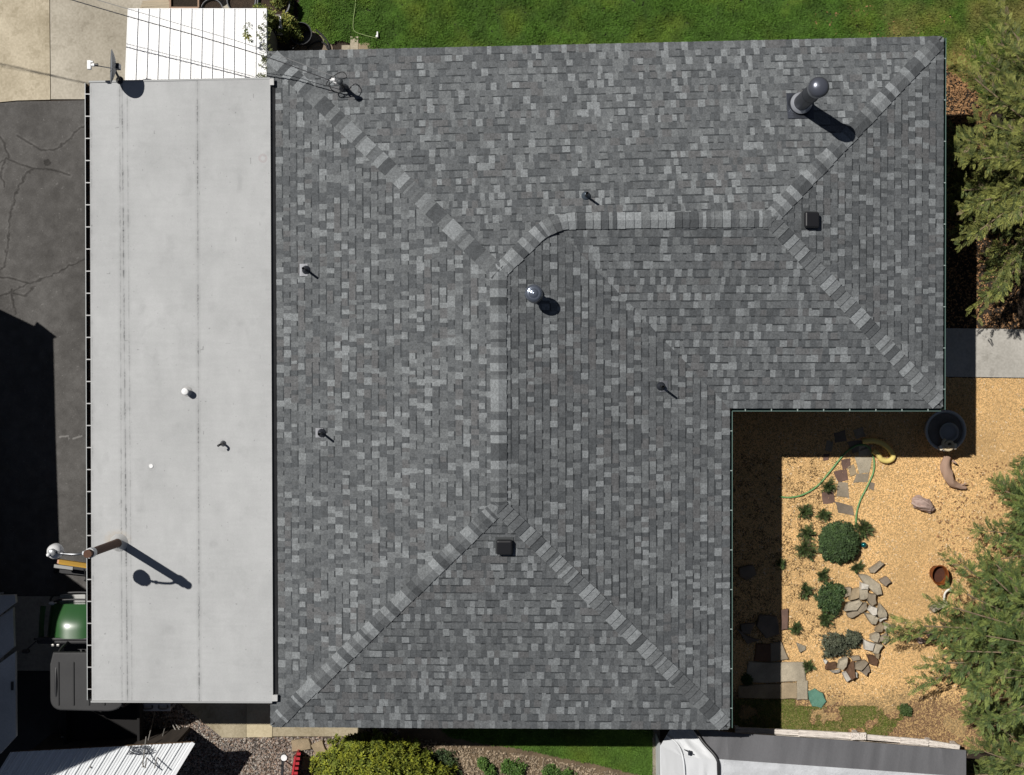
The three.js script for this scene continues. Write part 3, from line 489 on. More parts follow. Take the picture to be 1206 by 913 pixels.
{ // yard light on a timber pole
  const base = P(140, 639, CP).setY(CP + 0.008), t = thing('yard_light', 'brown pole through the flat roof carrying a white yard light', 'lamp', base);
  const H = 2.2, tip = P(222, 690, CP).add(V(-SUN_A * H, H, -SUN_B * H)).sub(base);
  const poleMat = mat(A(112, 78, 60), { map: grain.wood, roughness: 0.85 });
  part('pole', [bar(V(0, 0, 0), tip, 0.075, 0.068, 16)], poleMat, t);
  part('roof_boot', lathe([[0.16, 0], [0.14, 0.02], [0.085, 0.07], [0.08, 0.1]], 20), M.whitePaint, t);
  const cl = tip.clone().multiplyScalar(0.9);
  part('clamp', [new THREE.CylinderGeometry(0.083, 0.085, 0.16, 18).translate(cl.x, cl.y, cl.z), rbox(0.09, 0.14, 0.06, cl.x - 0.08, cl.y, cl.z, 0.01)], mat(new THREE.Color(0.6, 0.62, 0.64), { roughness: 0.45, metalness: 0.2 }), t);
  const lp = P(170, 683, CP).add(V(-SUN_A * 1.92, 1.92, -SUN_B * 1.92)).sub(base);
  part('arm', tube([cl.clone().add(V(-0.07, 0, 0)), cl.clone().lerp(lp, 0.35).add(V(0, 0.07, 0.02)), cl.clone().lerp(lp, 0.75).add(V(0, 0.06, 0.015)), lp.clone().add(V(0.06, 0.03, 0))], 0.022, 10, 24), M.galv, t);
  part('arm_collar', [bar(cl.clone().lerp(lp, 0.70).add(V(0, 0.064, 0.015)), cl.clone().lerp(lp, 0.76).add(V(0, 0.06, 0.015)), 0.032, 0.032, 12)], M.galv, t);
  const sh = part('lamp_shade', lathe([[0.05, 0.05], [0.10, 0.03], [0.125, -0.03], [0.13, -0.14], [0.124, -0.145], [0.118, -0.04], [0.05, 0.02]], 28).translate(lp.x, lp.y, lp.z), mat(new THREE.Color(0.62, 0.62, 0.62), { roughness: 0.35 }), t);
  part('lamp_housing', [lathe([[0, 0.13], [0.05, 0.128], [0.062, 0.11], [0.062, 0.04]], 20).translate(lp.x, lp.y, lp.z)], mat(new THREE.Color(0.3, 0.31, 0.32), { roughness: 0.4, metalness: 0.5 }), t);
  part('photocell', [lathe([[0, 0.045], [0.026, 0.042], [0.034, 0.0], [0.034, -0.02]], 14).translate(lp.x - 0.045, lp.y + 0.125, lp.z + 0.03)], M.whiteMetal, t);
  part('lens', lathe([[0.11, -0.12], [0.1, -0.19], [0.05, -0.23], [0, -0.24]], 22).translate(lp.x, lp.y, lp.z), mat(new THREE.Color(0.6, 0.62, 0.62), { roughness: 0.3 }), t);
}
{ // satellite dish at the north edge, facing west
  const base = P(141, 94.5, CP).setY(CP + 0.01), t = thing('satellite_dish', 'grey satellite dish seen edge on at the flat roof corner', 'satellite dish', base);
  const ce = P(136.2, 78.5, CP + 0.42).sub(base);
  const prof = []; for (let i = 0; i <= 10; i++) { const q = i / 10; prof.push([0.285 * q, 0.075 * q * q]); } prof.push([0.29, 0.082], [0.29, 0.07]); for (let i = 10; i >= 0; i--) { const q = i / 10; prof.push([0.285 * q, 0.075 * q * q - 0.006]); }
  const aim = V(-0.95, 0.30, -0.02).normalize(), q = new THREE.Quaternion().setFromUnitVectors(V(0, 1, 0), aim);
  part('reflector', lathe(prof, 36).applyQuaternion(q).translate(ce.x, ce.y, ce.z), mat(new THREE.Color(0.16, 0.17, 0.185), { roughness: 0.5 }), t);
  part('mast', [tube([V(0, 0, 0), V(0.015, 0.14, -0.03), V(0.0, 0.28, -0.12), ce.clone().add(V(0.05, -0.02, 0))], 0.022, 10, 20), lathe([[0.07, 0], [0.065, 0.015], [0.025, 0.02]], 14)], M.black, t);
  part('bracket', rbox(0.07, 0.16, 0.1, ce.x + 0.04, ce.y, ce.z, 0.01), M.steelDark, t);
  const lnb = P(106.5, 76.5, CP + 0.42).sub(base);
  part('feed_arm', bar(ce.clone().add(V(-0.02, -0.24, 0.0)), lnb.clone().add(V(0.05, -0.02, 0)), 0.009, 0.009, 8), M.galv, t);
  part('receiver', [rbox(0.07, 0.07, 0.16, lnb.x - 0.02, lnb.y, lnb.z, 0.012), bar(lnb, lnb.clone().add(V(0.07, 0, 0)), 0.025, 0.032, 12), rbox(0.05, 0.05, 0.03, lnb.x + 0.03, lnb.y + 0.02, lnb.z - 0.05, 0.008)], M.whiteMetal, t);
  part('receiver_horn', bar(lnb.clone().add(V(0.06, 0, 0)), lnb.clone().add(V(0.13, 0, 0.0)), 0.022, 0.03, 12), M.black, t);
}
const mastTop = onRoof(405, 104).add(V(0, 0.62, 0));
{ // service mast with weatherhead and drip loops
  const base = onRoof(405, 104), t = thing('service_mast', 'black electric service mast with looped cables on the northwest hip', 'mast', base);
  part('conduit', lathe([[0.03, -0.05], [0.03, 0.58]], 16), M.black, t);
  part('boot', lathe([[0.085, -0.02], [0.08, 0.03], [0.04, 0.11], [0.03, 0.12]], 18), M.steelDark, t);
  part('weatherhead', [new THREE.SphereGeometry(0.055, 16, 10).scale(1, 1.1, 1).translate(0, 0.61, 0), rbox(0.07, 0.06, 0.09, -0.03, 0.58, -0.02, 0.02)], mat(new THREE.Color(0.05, 0.055, 0.06), { roughness: 0.5 }), t);
  part('clevis', [tube([V(-0.03, 0.45, -0.03), V(-0.10, 0.46, -0.07), V(-0.13, 0.48, -0.03), V(-0.08, 0.47, 0.0)], 0.011, 8), rbox(0.06, 0.03, 0.05, -0.13, 0.5, -0.06, 0.008), rbox(0.08, 0.02, 0.02, -0.2, 0.49, -0.05, 0.006)], M.whiteMetal, t);
  const loops = [[V(-0.04, 0.58, -0.03), V(-0.15, 0.40, -0.14), V(-0.26, 0.36, -0.02), V(-0.24, 0.44, 0.04), V(-0.15, 0.46, -0.03)], [V(-0.03, 0.57, 0.0), V(0.04, 0.34, 0.05), V(-0.06, 0.22, 0.12), V(-0.18, 0.32, 0.08), V(-0.2, 0.47, -0.02)], [V(0.0, 0.58, -0.04), V(0.10, 0.42, -0.12), V(0.02, 0.34, -0.22), V(-0.1, 0.40, -0.16), V(-0.16, 0.48, -0.06)]];
  for (const l of loops) part('drip_loop', tube(l, 0.0075, 6, 30), M.rubber, t);
}
{
  const wire = (name, label, pts, r, m) => { const t = thing(name, label, 'cable', pts[0].clone()); wpart('strand', tube(pts, r, 6, 60), m, t); return t; };
  const clev = mastTop.clone().add(V(-0.2, -0.12, -0.05));
  const w1 = [clev, P(315, 67.5, 3.47), P(240, 44.5, 3.50), P(160, 22, 3.58), P(85, 0, 3.70), P(-110, -60, 4.05), P(-800, -290, 6.2)];
  const t1 = wire('service_drop_cable', 'thick twisted service cable running from the roof mast over the white shed', w1, 0.0085, mat(A(84, 84, 88), { roughness: 0.6 }));
  const tw = []; const cv = new THREE.CatmullRomCurve3(w1); for (let i = 0; i <= 420; i++) { const k = i / 420, p = cv.getPoint(k); tw.push(p.add(V(Math.cos(i * 0.9) * 0.012, Math.sin(i * 0.9) * 0.012, Math.sin(i * 0.9) * 0.006))); }
  wpart('twisted_conductor', new THREE.TubeGeometry(new THREE.CatmullRomCurve3(tw), 840, 0.006, 5), M.rubber, t1);
  wire('telephone_cable', 'thin pale cable running above the service cable to the roof mast', [mastTop.clone().add(V(-0.1, -0.08, -0.1)), P(300, 55, 3.62), P(210, 28, 3.7), P(115, 0, 3.82), P(-90, -62, 4.2), P(-800, -280, 6.4)], 0.0055, mat(A(150, 150, 150)));
}
// ---------------------------------------------------------------- white metal shed north of the carport
{
  const Y = 2.28, t = thing('white_shed', 'white ribbed metal roof shed north of the carport', 'shed', P(232, 52, 0));
  const N = 13, uL = [150.5, 147], uR = [314.3, 314.3], vT = 10.2, vB = 97;
  const lerp = (a, b, k) => a + (b - a) * k;
  const panelMat = M.whiteMetal;
  for (let i = 0; i < N; i++) {
    const k0 = i / N, k1 = (i + 1) / N;
    const a = P(lerp(uL[0], uR[0], k0), vT, Y), b = P(lerp(uL[0], uR[0], k1), vT, Y), c = P(lerp(uL[1], uR[1], k1), vB, Y), d = P(lerp(uL[1], uR[1], k0), vB, Y);
    // panel cross section: flat pans with two low stiffening beads, overlapped edge rib
    const prof = [[0, 0], [0.03, 0.0], [0.30, 0], [0.33, 0.005], [0.36, 0], [0.64, 0], [0.67, 0.005], [0.70, 0], [0.93, 0.0], [0.955, 0.024], [0.985, 0.024], [0.995, 0.0]];
    const pos = []; const pt = (f, h, e) => { const p = e ? d.clone().lerp(c, f) : a.clone().lerp(b, f); return [p.x, p.y + h, p.z]; };
    for (let j = 0; j < prof.length - 1; j++) { const [f0, h0] = prof[j], [f1, h1] = prof[j + 1]; pos.push([pt(f0, h0, 0), pt(f0, h0, 1), pt(f1, h1, 1)], [pt(f0, h0, 0), pt(f1, h1, 1), pt(f1, h1, 0)]); }
    wpart('roof_panel', triGeo(pos), panelMat, t);
  }
  const q = px([[151, 10.5], [314, 10.5], [314, 96.5], [147.5, 96.5]], Y);
  wpart('roof_frame', slab(q.map(p => p.clone().setY(Y - 0.012)), 0.08), M.wood, t);
  wpart('edge_trim', [beam(q[0].clone().setY(Y - 0.03), q[1].clone().setY(Y - 0.03), 0.02, 0.07), beam(q[0].clone().setY(Y - 0.03), q[3].clone().setY(Y - 0.03), 0.02, 0.068), beam(q[1].clone().setY(Y - 0.03), q[2].clone().setY(Y - 0.03), 0.02, 0.068)], M.whiteMetal, t);
  const r = q.map(p => p.clone()); for (const [i, j] of [[0, 1], [0, 3], [1, 2]]) { const a = r[i].clone().lerp(r[(i + 2) % 4], 0.06), b = r[j].clone().lerp(r[(j + 2) % 4], 0.06); wpart('wall', beam(a.setY(Y / 2 - 0.05), b.setY(Y / 2 - 0.05), 0.06, Y - 0.1), M.siding, t); }
}
// ---------------------------------------------------------------- leafy things
const leafTuft = (() => { const t = [], r = rng(7); for (let i = 0; i < 9; i++) { const a = r() * 6.28, el = rr(0.1, 1.3, r), d = V(Math.cos(a) * Math.cos(el), Math.sin(el), Math.sin(a) * Math.cos(el)), s = V(-d.z, rr(-0.4, 0.4, r), d.x).normalize().multiplyScalar(0.2), o = V(rr(-0.3, 0.3, r), rr(-0.1, 0.2, r), rr(-0.3, 0.3, r)), m = o.clone().addScaledVector(d, 0.5), tp = o.clone().addScaledVector(d, 1); const A1 = m.clone().add(s), B1 = m.clone().sub(s); t.push([o.toArray(), B1.toArray(), A1.toArray()], [A1.toArray(), B1.toArray(), tp.toArray()]); } return triGeo(t); })();
const spray = (() => { // flat conifer spray along +x, length 1: narrow needle fans
  const t = [], r = rng(9); for (let i = 0; i < 26; i++) { const k = i / 26, x = k * 0.9, sd = i % 2 ? 1 : -1, l = (1 - k) * 0.26 + 0.15, a = rr(0.45, 0.95, r), w = 0.026, o = V(x, 0, 0), tip = V(x + Math.cos(a) * l, rr(-0.06, 0.16, r), sd * Math.sin(a) * l), n = V(-Math.sin(a) * sd, rr(-0.4, 0.4, r), Math.cos(a)).multiplyScalar(w), m = o.clone().lerp(tip, 0.55); t.push([o.toArray(), m.clone().add(n).toArray(), m.clone().sub(n).toArray()], [m.clone().add(n).toArray(), tip.toArray(), m.clone().sub(n).toArray()]); }
  t.push([[0.7, 0, 0.03], [1.08, 0.03, 0], [0.7, 0, -0.03]]); return triGeo(t);
})();
const leafMat = mat(new THREE.Color(1, 1, 1), { roughness: 0.7, side: THREE.DoubleSide });
function shrub(name, label, u, v, rpx, h, colors, opt = {}) {
  const c = P(u, v, 0), rad = rpx * 0.0163, t = thing(name, label, 'shrub', c, opt.group), r = rng(Math.floor(u * 31 + v * 7)), list = [], n = opt.n ?? Math.floor(140 + 2600 * rad * rad + rad * 500), ls = opt.leaf ?? 0.05;
  const seed = r() * 50, lob = opt.lobe ?? 0.28;
  for (let i = 0; i < n; i++) {
    const a = r() * 6.283, el = Math.asin(r()), sh = Math.pow(r(), 0.35), d = V(Math.cos(a) * Math.cos(el), Math.sin(el), Math.sin(a) * Math.cos(el));
    const bulge = 1 - lob + 2 * lob * fbm(N1, seed + d.x * (opt.freq ?? 2.2), d.z * (opt.freq ?? 2.2) + d.y * 2, 2), R0 = sh * bulge;
    const p = V(d.x * rad * R0, Math.max(0.01, d.y * h * R0), d.z * rad * R0), k = rr(0.7, 1.3, r), col = colors[Math.floor(r() * colors.length)], s = ls * rr(0.7, 1.35, r);
    list.push({ p, q: new THREE.Quaternion().setFromUnitVectors(V(0, 1, 0), d.clone().add(V(rr(-0.5, 0.5, r), 0.4, rr(-0.5, 0.5, r))).normalize()).multiply(eul(0, r() * 6, 0)), s: V(s, s, s), c: new THREE.Color(col[0] * k, col[1] * k, col[2] * k) });
  }
  scatter('foliage', leafTuft, leafMat, list, t);
  const st = []; for (let i = 0; i < (opt.stems ?? 5); i++) { const a = r() * 6.28, q = rr(0.3, 0.7, r); st.push(bar(V(0, 0, 0), V(Math.cos(a) * rad * q, h * 0.7, Math.sin(a) * rad * q), 0.008 + rad * 0.02, 0.004, 5)); }
  part('stem', st, M.bark, t); return t;
}
function conifer(label, base, H, Rad, opt) {
  const t = thing('conifer_tree', label, 'tree', base, opt.group), r = rng(opt.seed), list = [], wood = [];
  part('trunk', bar(V(0, -0.05, 0), V(0, H, 0), 0.16, 0.02, 12), M.bark, t);
  const limbs = opt.limbs; let az = r() * 6.28;
  const spraysOn = (o, td, tl, tipK) => { const ns = Math.max(1, Math.round(tl / 0.045)); for (let m = 0; m < ns; m++) {
    const p = o.clone().addScaledVector(td, tl * (m + 0.2) / ns), s = rr(0.10, 0.19, r), dd = td.clone().add(V(rr(-0.5, 0.5, r), rr(-0.08, 0.32, r), rr(-0.5, 0.5, r))).normalize(), young = m >= ns - 1, b = rr(0.6, 1.35, r);
    const c = r() < opt.dead ? [0.20, 0.15, 0.09] : young || r() < tipK ? opt.tip : opt.leaf;
    list.push({ p, q: new THREE.Quaternion().setFromUnitVectors(V(1, 0, 0), dd).multiply(eul(rr(-0.4, 0.4, r), 0, 0)), s: V(s, s, s), c: new THREE.Color(c[0] * b, c[1] * b, c[2] * b) });
  } };
  for (let i = 0; i < limbs; i++) {
    const k = (i + 0.5) / limbs, y = H * (0.12 + 0.84 * k), L = Rad * Math.pow(1 - k, 0.6) * rr(0.72, 1.0, r) + 0.15; az += 2.39996 + rr(-0.35, 0.35, r);
    if (opt.keep && !opt.keep(az)) continue;
    const d = V(Math.cos(az), 0, Math.sin(az)), side = V(-d.z, 0, d.x), rise = rr(0.10, 0.42, r), bend = rr(-0.28, 0.28, r);
    const at = q => V(0, y, 0).addScaledVector(d, L * q).addScaledVector(side, bend * L * q * q).add(V(0, L * (rise * q - 0.42 * q * q + 0.12 * q * q * q), 0));
    wood.push(new THREE.TubeGeometry(new THREE.CatmullRomCurve3([0, 0.25, 0.5, 0.72, 0.86].map(at)), 8, 0.005 + 0.0032 * L, 5));
    const nT = Math.max(5, Math.floor(L / 0.13)), bare = rr(0.14, 0.5, r), tipK = rr(0.12, 0.5, r);
    for (let j = 0; j < nT; j++) {
      const q = bare + (1 - bare) * (j + r() * 0.9) / nT, o = at(q); if (r() < 0.12) continue;
      for (const sd of [-1, 1]) {
        if (r() < 0.12) continue;
        const ang = rr(0.5, 1.05, r), clump = 0.42 + 1.25 * N1(q * L * 2.6 + i * 7.3, i * 3.1), tl = (0.10 + (1 - q) * 0.62 * Math.min(1, L / 1.6)) * clump * rr(0.6, 1.15, r), td = d.clone().multiplyScalar(Math.cos(ang)).addScaledVector(side, sd * Math.sin(ang)).add(V(0, rr(-0.2, 0.25, r), 0)).normalize();
        if (tl > 0.3 && r() < 0.25) wood.push(bar(o, o.clone().addScaledVector(td, tl), 0.005, 0.003, 4));
        spraysOn(o, td, tl, tipK);
        if (tl > 0.26) for (const s2 of [-1, 1]) { const o2 = o.clone().addScaledVector(td, tl * rr(0.3, 0.6, r)), d2 = td.clone().applyAxisAngle(V(0, 1, 0), s2 * rr(0.5, 0.9, r)); spraysOn(o2, d2, tl * rr(0.3, 0.5, r), tipK); }
      }
    }
    spraysOn(at(0.85), d.clone().add(V(0, -0.15, 0)).normalize(), L * 0.15 + 0.06, 0.8);
  }
  part('branches', wood, mat(A(160, 140, 112), { map: grain.wood }), t);
  scatter('crown', spray, leafMat, list, t); return t;
}
conifer('olive green conifer beside the east eave north of the concrete walk', P(1240, 208, 0), 5.0, 3.5, { seed: 201, limbs: 150, leaf: [0.086, 0.112, 0.028], tip: [0.205, 0.218, 0.052], dead: 0.04 });
conifer('big green conifer at the east side of the chip garden', P(1256, 748, 0), 5.2, 3.6, { seed: 207, limbs: 170, leaf: [0.074, 0.116, 0.032], tip: [0.172, 0.214, 0.052], dead: 0.02 });
conifer('lower green conifer overhanging the east end of the grey tarpaulin roof', P(1232, 900, 0), 4.2, 2.5, { seed: 203, limbs: 100, leaf: [0.078, 0.116, 0.032], tip: [0.180, 0.212, 0.052], dead: 0.04 });
conifer('conifer standing behind the big one at its northern side', P(1262, 628, 0), 3.9, 2.1, { seed: 211, limbs: 120, leaf: [0.074, 0.116, 0.032], tip: [0.172, 0.214, 0.052], dead: 0.02 });
conifer('young conifer just north of the big one at the garden edge', P(1252, 512, 0), 2.2, 0.95, { seed: 204, limbs: 40, leaf: [0.06, 0.11, 0.03], tip: [0.10, 0.16, 0.04], dead: 0.02 });
// garden shrubs
const dg = [[0.046, 0.078, 0.020], [0.068, 0.105, 0.026], [0.034, 0.058, 0.016]], gg = [[0.085, 0.10, 0.06], [0.125, 0.135, 0.085], [0.07, 0.08, 0.05]];
shrub('round_shrub', 'largest round dark green shrub in the chip garden', 987, 639, 25, 0.42, [[0.050, 0.088, 0.028], [0.070, 0.120, 0.036], [0.040, 0.072, 0.024]], { n: 2600, lobe: 0.12, freq: 5, leaf: 0.045 });
shrub('spreading_shrub', 'wide green shrub touching the curved stone border', 977, 704, 17, 0.3, [[0.05, 0.095, 0.03], [0.075, 0.125, 0.036], [0.04, 0.07, 0.024]], { lobe: 0.5, freq: 3.5, n: 750 });
shrub('grey_shrub', 'larger grey-green shrub inside the curve of stones', 983, 759, 15, 0.28, gg, { lobe: 0.55, freq: 4, n: 420 });
shrub('grey_shrub', 'smaller grey-green shrub inside the curve of stones', 1004, 752, 9, 0.22, gg, { lobe: 0.55, freq: 4, n: 420 });
function sprigShrub(label, u, v, rpx) { // young plant: leafy shoots fanning out from the crown, ragged outline
  const c = P(u, v, 0), rad = rpx * 0.0165, t = thing('seedling_shrub', label, 'shrub', c, 'small shrubs in the chip garden'), r = rng(Math.floor(u * 13 + v * 17)), list = [], st = [], nS = Math.floor(30 + rpx * 4.2), fx = rr(0.8, 1.2, r), hgt = rr(0.9, 1.5, r);
  for (let i = 0; i < nS; i++) {
    const a = r() * 6.283, el = rr(0.15, 1.4, r), L = rad * rr(0.55, 1.12, r), d = V(Math.cos(a) * Math.cos(el) * fx, Math.sin(el) * hgt, Math.sin(a) * Math.cos(el) / fx).normalize(), n = Math.max(2, Math.round(L / 0.03)), sh = rr(0.7, 1.35, r);
    st.push(bar(V(0, 0, 0), d.clone().multiplyScalar(L * 0.8), 0.004, 0.002, 4));
    for (let m = 0; m < n; m++) { const k = (m + 0.4) / n, s = rr(0.065, 0.105, r), q = d.clone().add(V(rr(-0.6, 0.6, r), rr(-0.2, 0.5, r), rr(-0.6, 0.6, r))).normalize(), b = sh * rr(0.75, 1.25, r), cl = r() < 0.35 ? [0.105, 0.150, 0.045] : r() < 0.1 ? [0.16, 0.13, 0.07] : [0.062, 0.100, 0.032]; list.push({ p: d.clone().multiplyScalar(L * k).add(V(0, 0.015, 0)), q: new THREE.Quaternion().setFromUnitVectors(V(1, 0, 0), q).multiply(eul(rr(-1, 1, r), 0, 0)), s: V(s, s, s), c: new THREE.Color(cl[0] * b, cl[1] * b, cl[2] * b) }); }
  }
  scatter('foliage', spray, leafMat, list, t); part('stem', st, M.bark, t);
}
for (const [u, v, s, lab] of [[974, 572, 9, 'small green shrub right beside the hose curve'], [946, 602, 9.5, 'small ragged green shrub just south of the hose'], [969, 606, 7.5, 'small neat green shrub between the hose and the largest round shrub'], [949, 627, 10, 'upper of two touching shrubs beside the largest round shrub'], [948, 646, 13, 'lower and bigger of two touching shrubs beside the largest round shrub'], [968, 677, 7.5, 'small green shrub between the largest round shrub and the spreading one'], [947, 694, 10.5, 'dull green shrub facing the spreading shrub across bare chips'], [971, 727, 10, 'small green shrub just south of the spreading shrub'], [937, 740, 7, 'tiny dark shrub beside the dry brown twigs'], [951, 784, 6.5, 'tiny dark shrub at the corner of the largest flagstone'], [1008, 667, 7, 'tiny green shrub beside the long grey stone'], [1016, 622, 11.5, 'green shrub at the end of the hose'], [919, 664, 5, 'tiny shrub half hidden in the house shadow edge']]) sprigShrub(lab, u, v, s);
for (const [u, v] of [[1066, 836], [880, 800]]) shrub('weed_clump', 'small weedy green clump at the bare end of the garden', u, v, 6, 0.12, [[0.06, 0.10, 0.025]], { group: 'weed clumps at the south end of the garden' });
for (const [u, v, s] of [[570, 899, 6], [577, 906, 5], [598, 902, 8], [610, 907, 9], [650, 912, 11], [668, 915, 9], [528, 898, 5]]) shrub('bed_plant', 'small bright green plant in the dirt bed south of the house', u, v, s, 0.2, [[0.06, 0.13, 0.02], [0.09, 0.16, 0.03]], { group: 'plants in the south dirt bed', lobe: 0.6, freq: 3.5, n: 120, leaf: 0.06 });
{ // big golden-green mound at the south edge
  const t = thing('evergreen_mound', 'large yellow-green evergreen shrub beside the flagstones', 'shrub', P(440, 925, 0)), r = rng(301), list = [];
  const lobes = [[408, 917, 44, 0.9], [448, 905, 38, 1.1], [478, 915, 40, 0.95], [433, 936, 62, 1.2], [507, 932, 36, 0.75], [390, 938, 34, 0.7], [422, 882, 16, 0.9], [440, 948, 60, 1.0]];
  for (const [u, v, rp, h] of lobes) { const c = P(u, v, h * 0.5).sub(t.position), rad = rp * 0.0158, sd = r() * 40; for (let i = 0; i < 2600 * rad + 250; i++) { const a = r() * 6.283, el = Math.asin(rr(-0.15, 1, r)), d = V(Math.cos(a) * Math.cos(el), Math.sin(el), Math.sin(a) * Math.cos(el)), b = 0.5 + 0.9 * fbm(N2, sd + d.x * 5.5, d.z * 5.5 + d.y * 3, 2), q = Math.pow(r(), 0.18) * b, k = rr(0.65, 1.35, r), s = rr(0.045, 0.085, r), col = r() < 0.5 ? [0.225, 0.245, 0.020] : [0.125, 0.155, 0.016]; list.push({ p: V(c.x + d.x * rad * q, Math.max(0.02, h * 0.35 + d.y * h * 0.65 * q), c.z + d.z * rad * q), q: new THREE.Quaternion().setFromUnitVectors(V(0, 1, 0), d.clone().add(V(rr(-0.4, 0.4, r), 0.5, rr(-0.4, 0.4, r))).normalize()), s: V(s, s, s), c: new THREE.Color(col[0] * k, col[1] * k, col[2] * k) }); } }
  scatter('foliage', leafTuft, leafMat, list, t);
  const st = []; for (let i = 0; i < 12; i++) { const a = r() * 6.28; st.push(bar(V(0, 0, 0), V(Math.cos(a) * 0.6, 0.6, Math.sin(a) * 0.4), 0.03, 0.01, 6)); } part('stem', st, M.bark, t);
  const sm = shrub('low_shrub', 'dark shaded shrub between the evergreen mound and the lawn', 520, 905, 22, 0.3, [[0.06, 0.09, 0.03], [0.04, 0.07, 0.025]], { lobe: 0.5, freq: 3.5, n: 420 });
}
// ---------------------------------------------------------------- stones
function stone(pts, thick, m, seed, tilt = 0.12) { // irregular bevelled flagstone from a plan outline
  const r = rng(seed), c = V(0, 0, 0); pts.forEach(p => c.add(p)); c.multiplyScalar(1 / pts.length);
  const ring = []; for (let i = 0; i < pts.length; i++) { const a = pts[i], b = pts[(i + 1) % pts.length]; ring.push(a.clone()); const m2 = a.clone().lerp(b, rr(0.35, 0.65, r)); m2.add(V(rr(-0.012, 0.012, r), 0, rr(-0.012, 0.012, r))); ring.push(m2); }
  if (!THREE.ShapeUtils.isClockWise(ring.map(p => new THREE.Vector2(p.x, p.z)))) ring.reverse();
  for (const p of ring) p.sub(c).multiplyScalar(1.09).add(c);
  const n = ring.length, tx = rr(-tilt, tilt, r), tz = rr(-tilt, tilt, r), lv = [[1.02, 0], [1.0, 0.75], [0.93, 1.0]];
  const pos = [], q = lv.map(([k, f]) => ring.map(p => { const d = p.clone().sub(c), h = thick * f * (f ? rr(0.93, 1.07, r) : 1) + (f ? d.x * tx + d.z * tz : 0); return [d.x * k, f ? Math.max(0.012, h) : -0.02, d.z * k]; }));
  const top = [0, thick * 1.02, 0];
  for (let l = 0; l < 2; l++) for (let i = 0; i < n; i++) { const j = (i + 1) % n; pos.push([q[l][i], q[l + 1][j], q[l][j]], [q[l][i], q[l + 1][i], q[l + 1][j]]); }
  for (let i = 0; i < n; i++) pos.push([q[2][i], top, q[2][(i + 1) % n]]);
  const g = triGeo(pos); const p = g.attributes.position, uv = g.attributes.uv; for (let i = 0; i < p.count; i++) uv.setXY(i, p.getX(i) + c.x, p.getZ(i) + c.z + p.getY(i));
  return { g, c };
}
const stoneMats = { pale: mat(A(226, 212, 186), { map: grain.rough, bumpMap: bumpNoise, bumpScale: 0.01 }), white: mat(A(250, 242, 228), { map: grain.patch }), tan: mat(A(206, 184, 150), { map: grain.rough }), grey: mat(A(192, 176, 152), { map: grain.rough }), brown: mat(A(146, 110, 84), { map: grain.rough }), mauve: mat(A(142, 112, 98), { map: grain.rough }), slate: mat(A(160, 144, 126), { map: grain.rough }), pink: mat(A(216, 186, 172), { map: grain.rough }), green: mat(A(122, 176, 154), { map: grain.rough, roughness: 0.5 }) };
let sid = 400;
function placeStone(name, label, group, ptsPx, thick, m, tilt) { const { g, c } = stone(px(ptsPx), thick, m, sid++, tilt); const t = shadows(new THREE.Mesh(clean(g), stoneMats[m])); t.position.set(c.x, 0.008, c.z); t.name = numbered(name); t.userData = { label, category: 'stone' }; if (group) t.userData.group = group; scene.add(t); return t; }
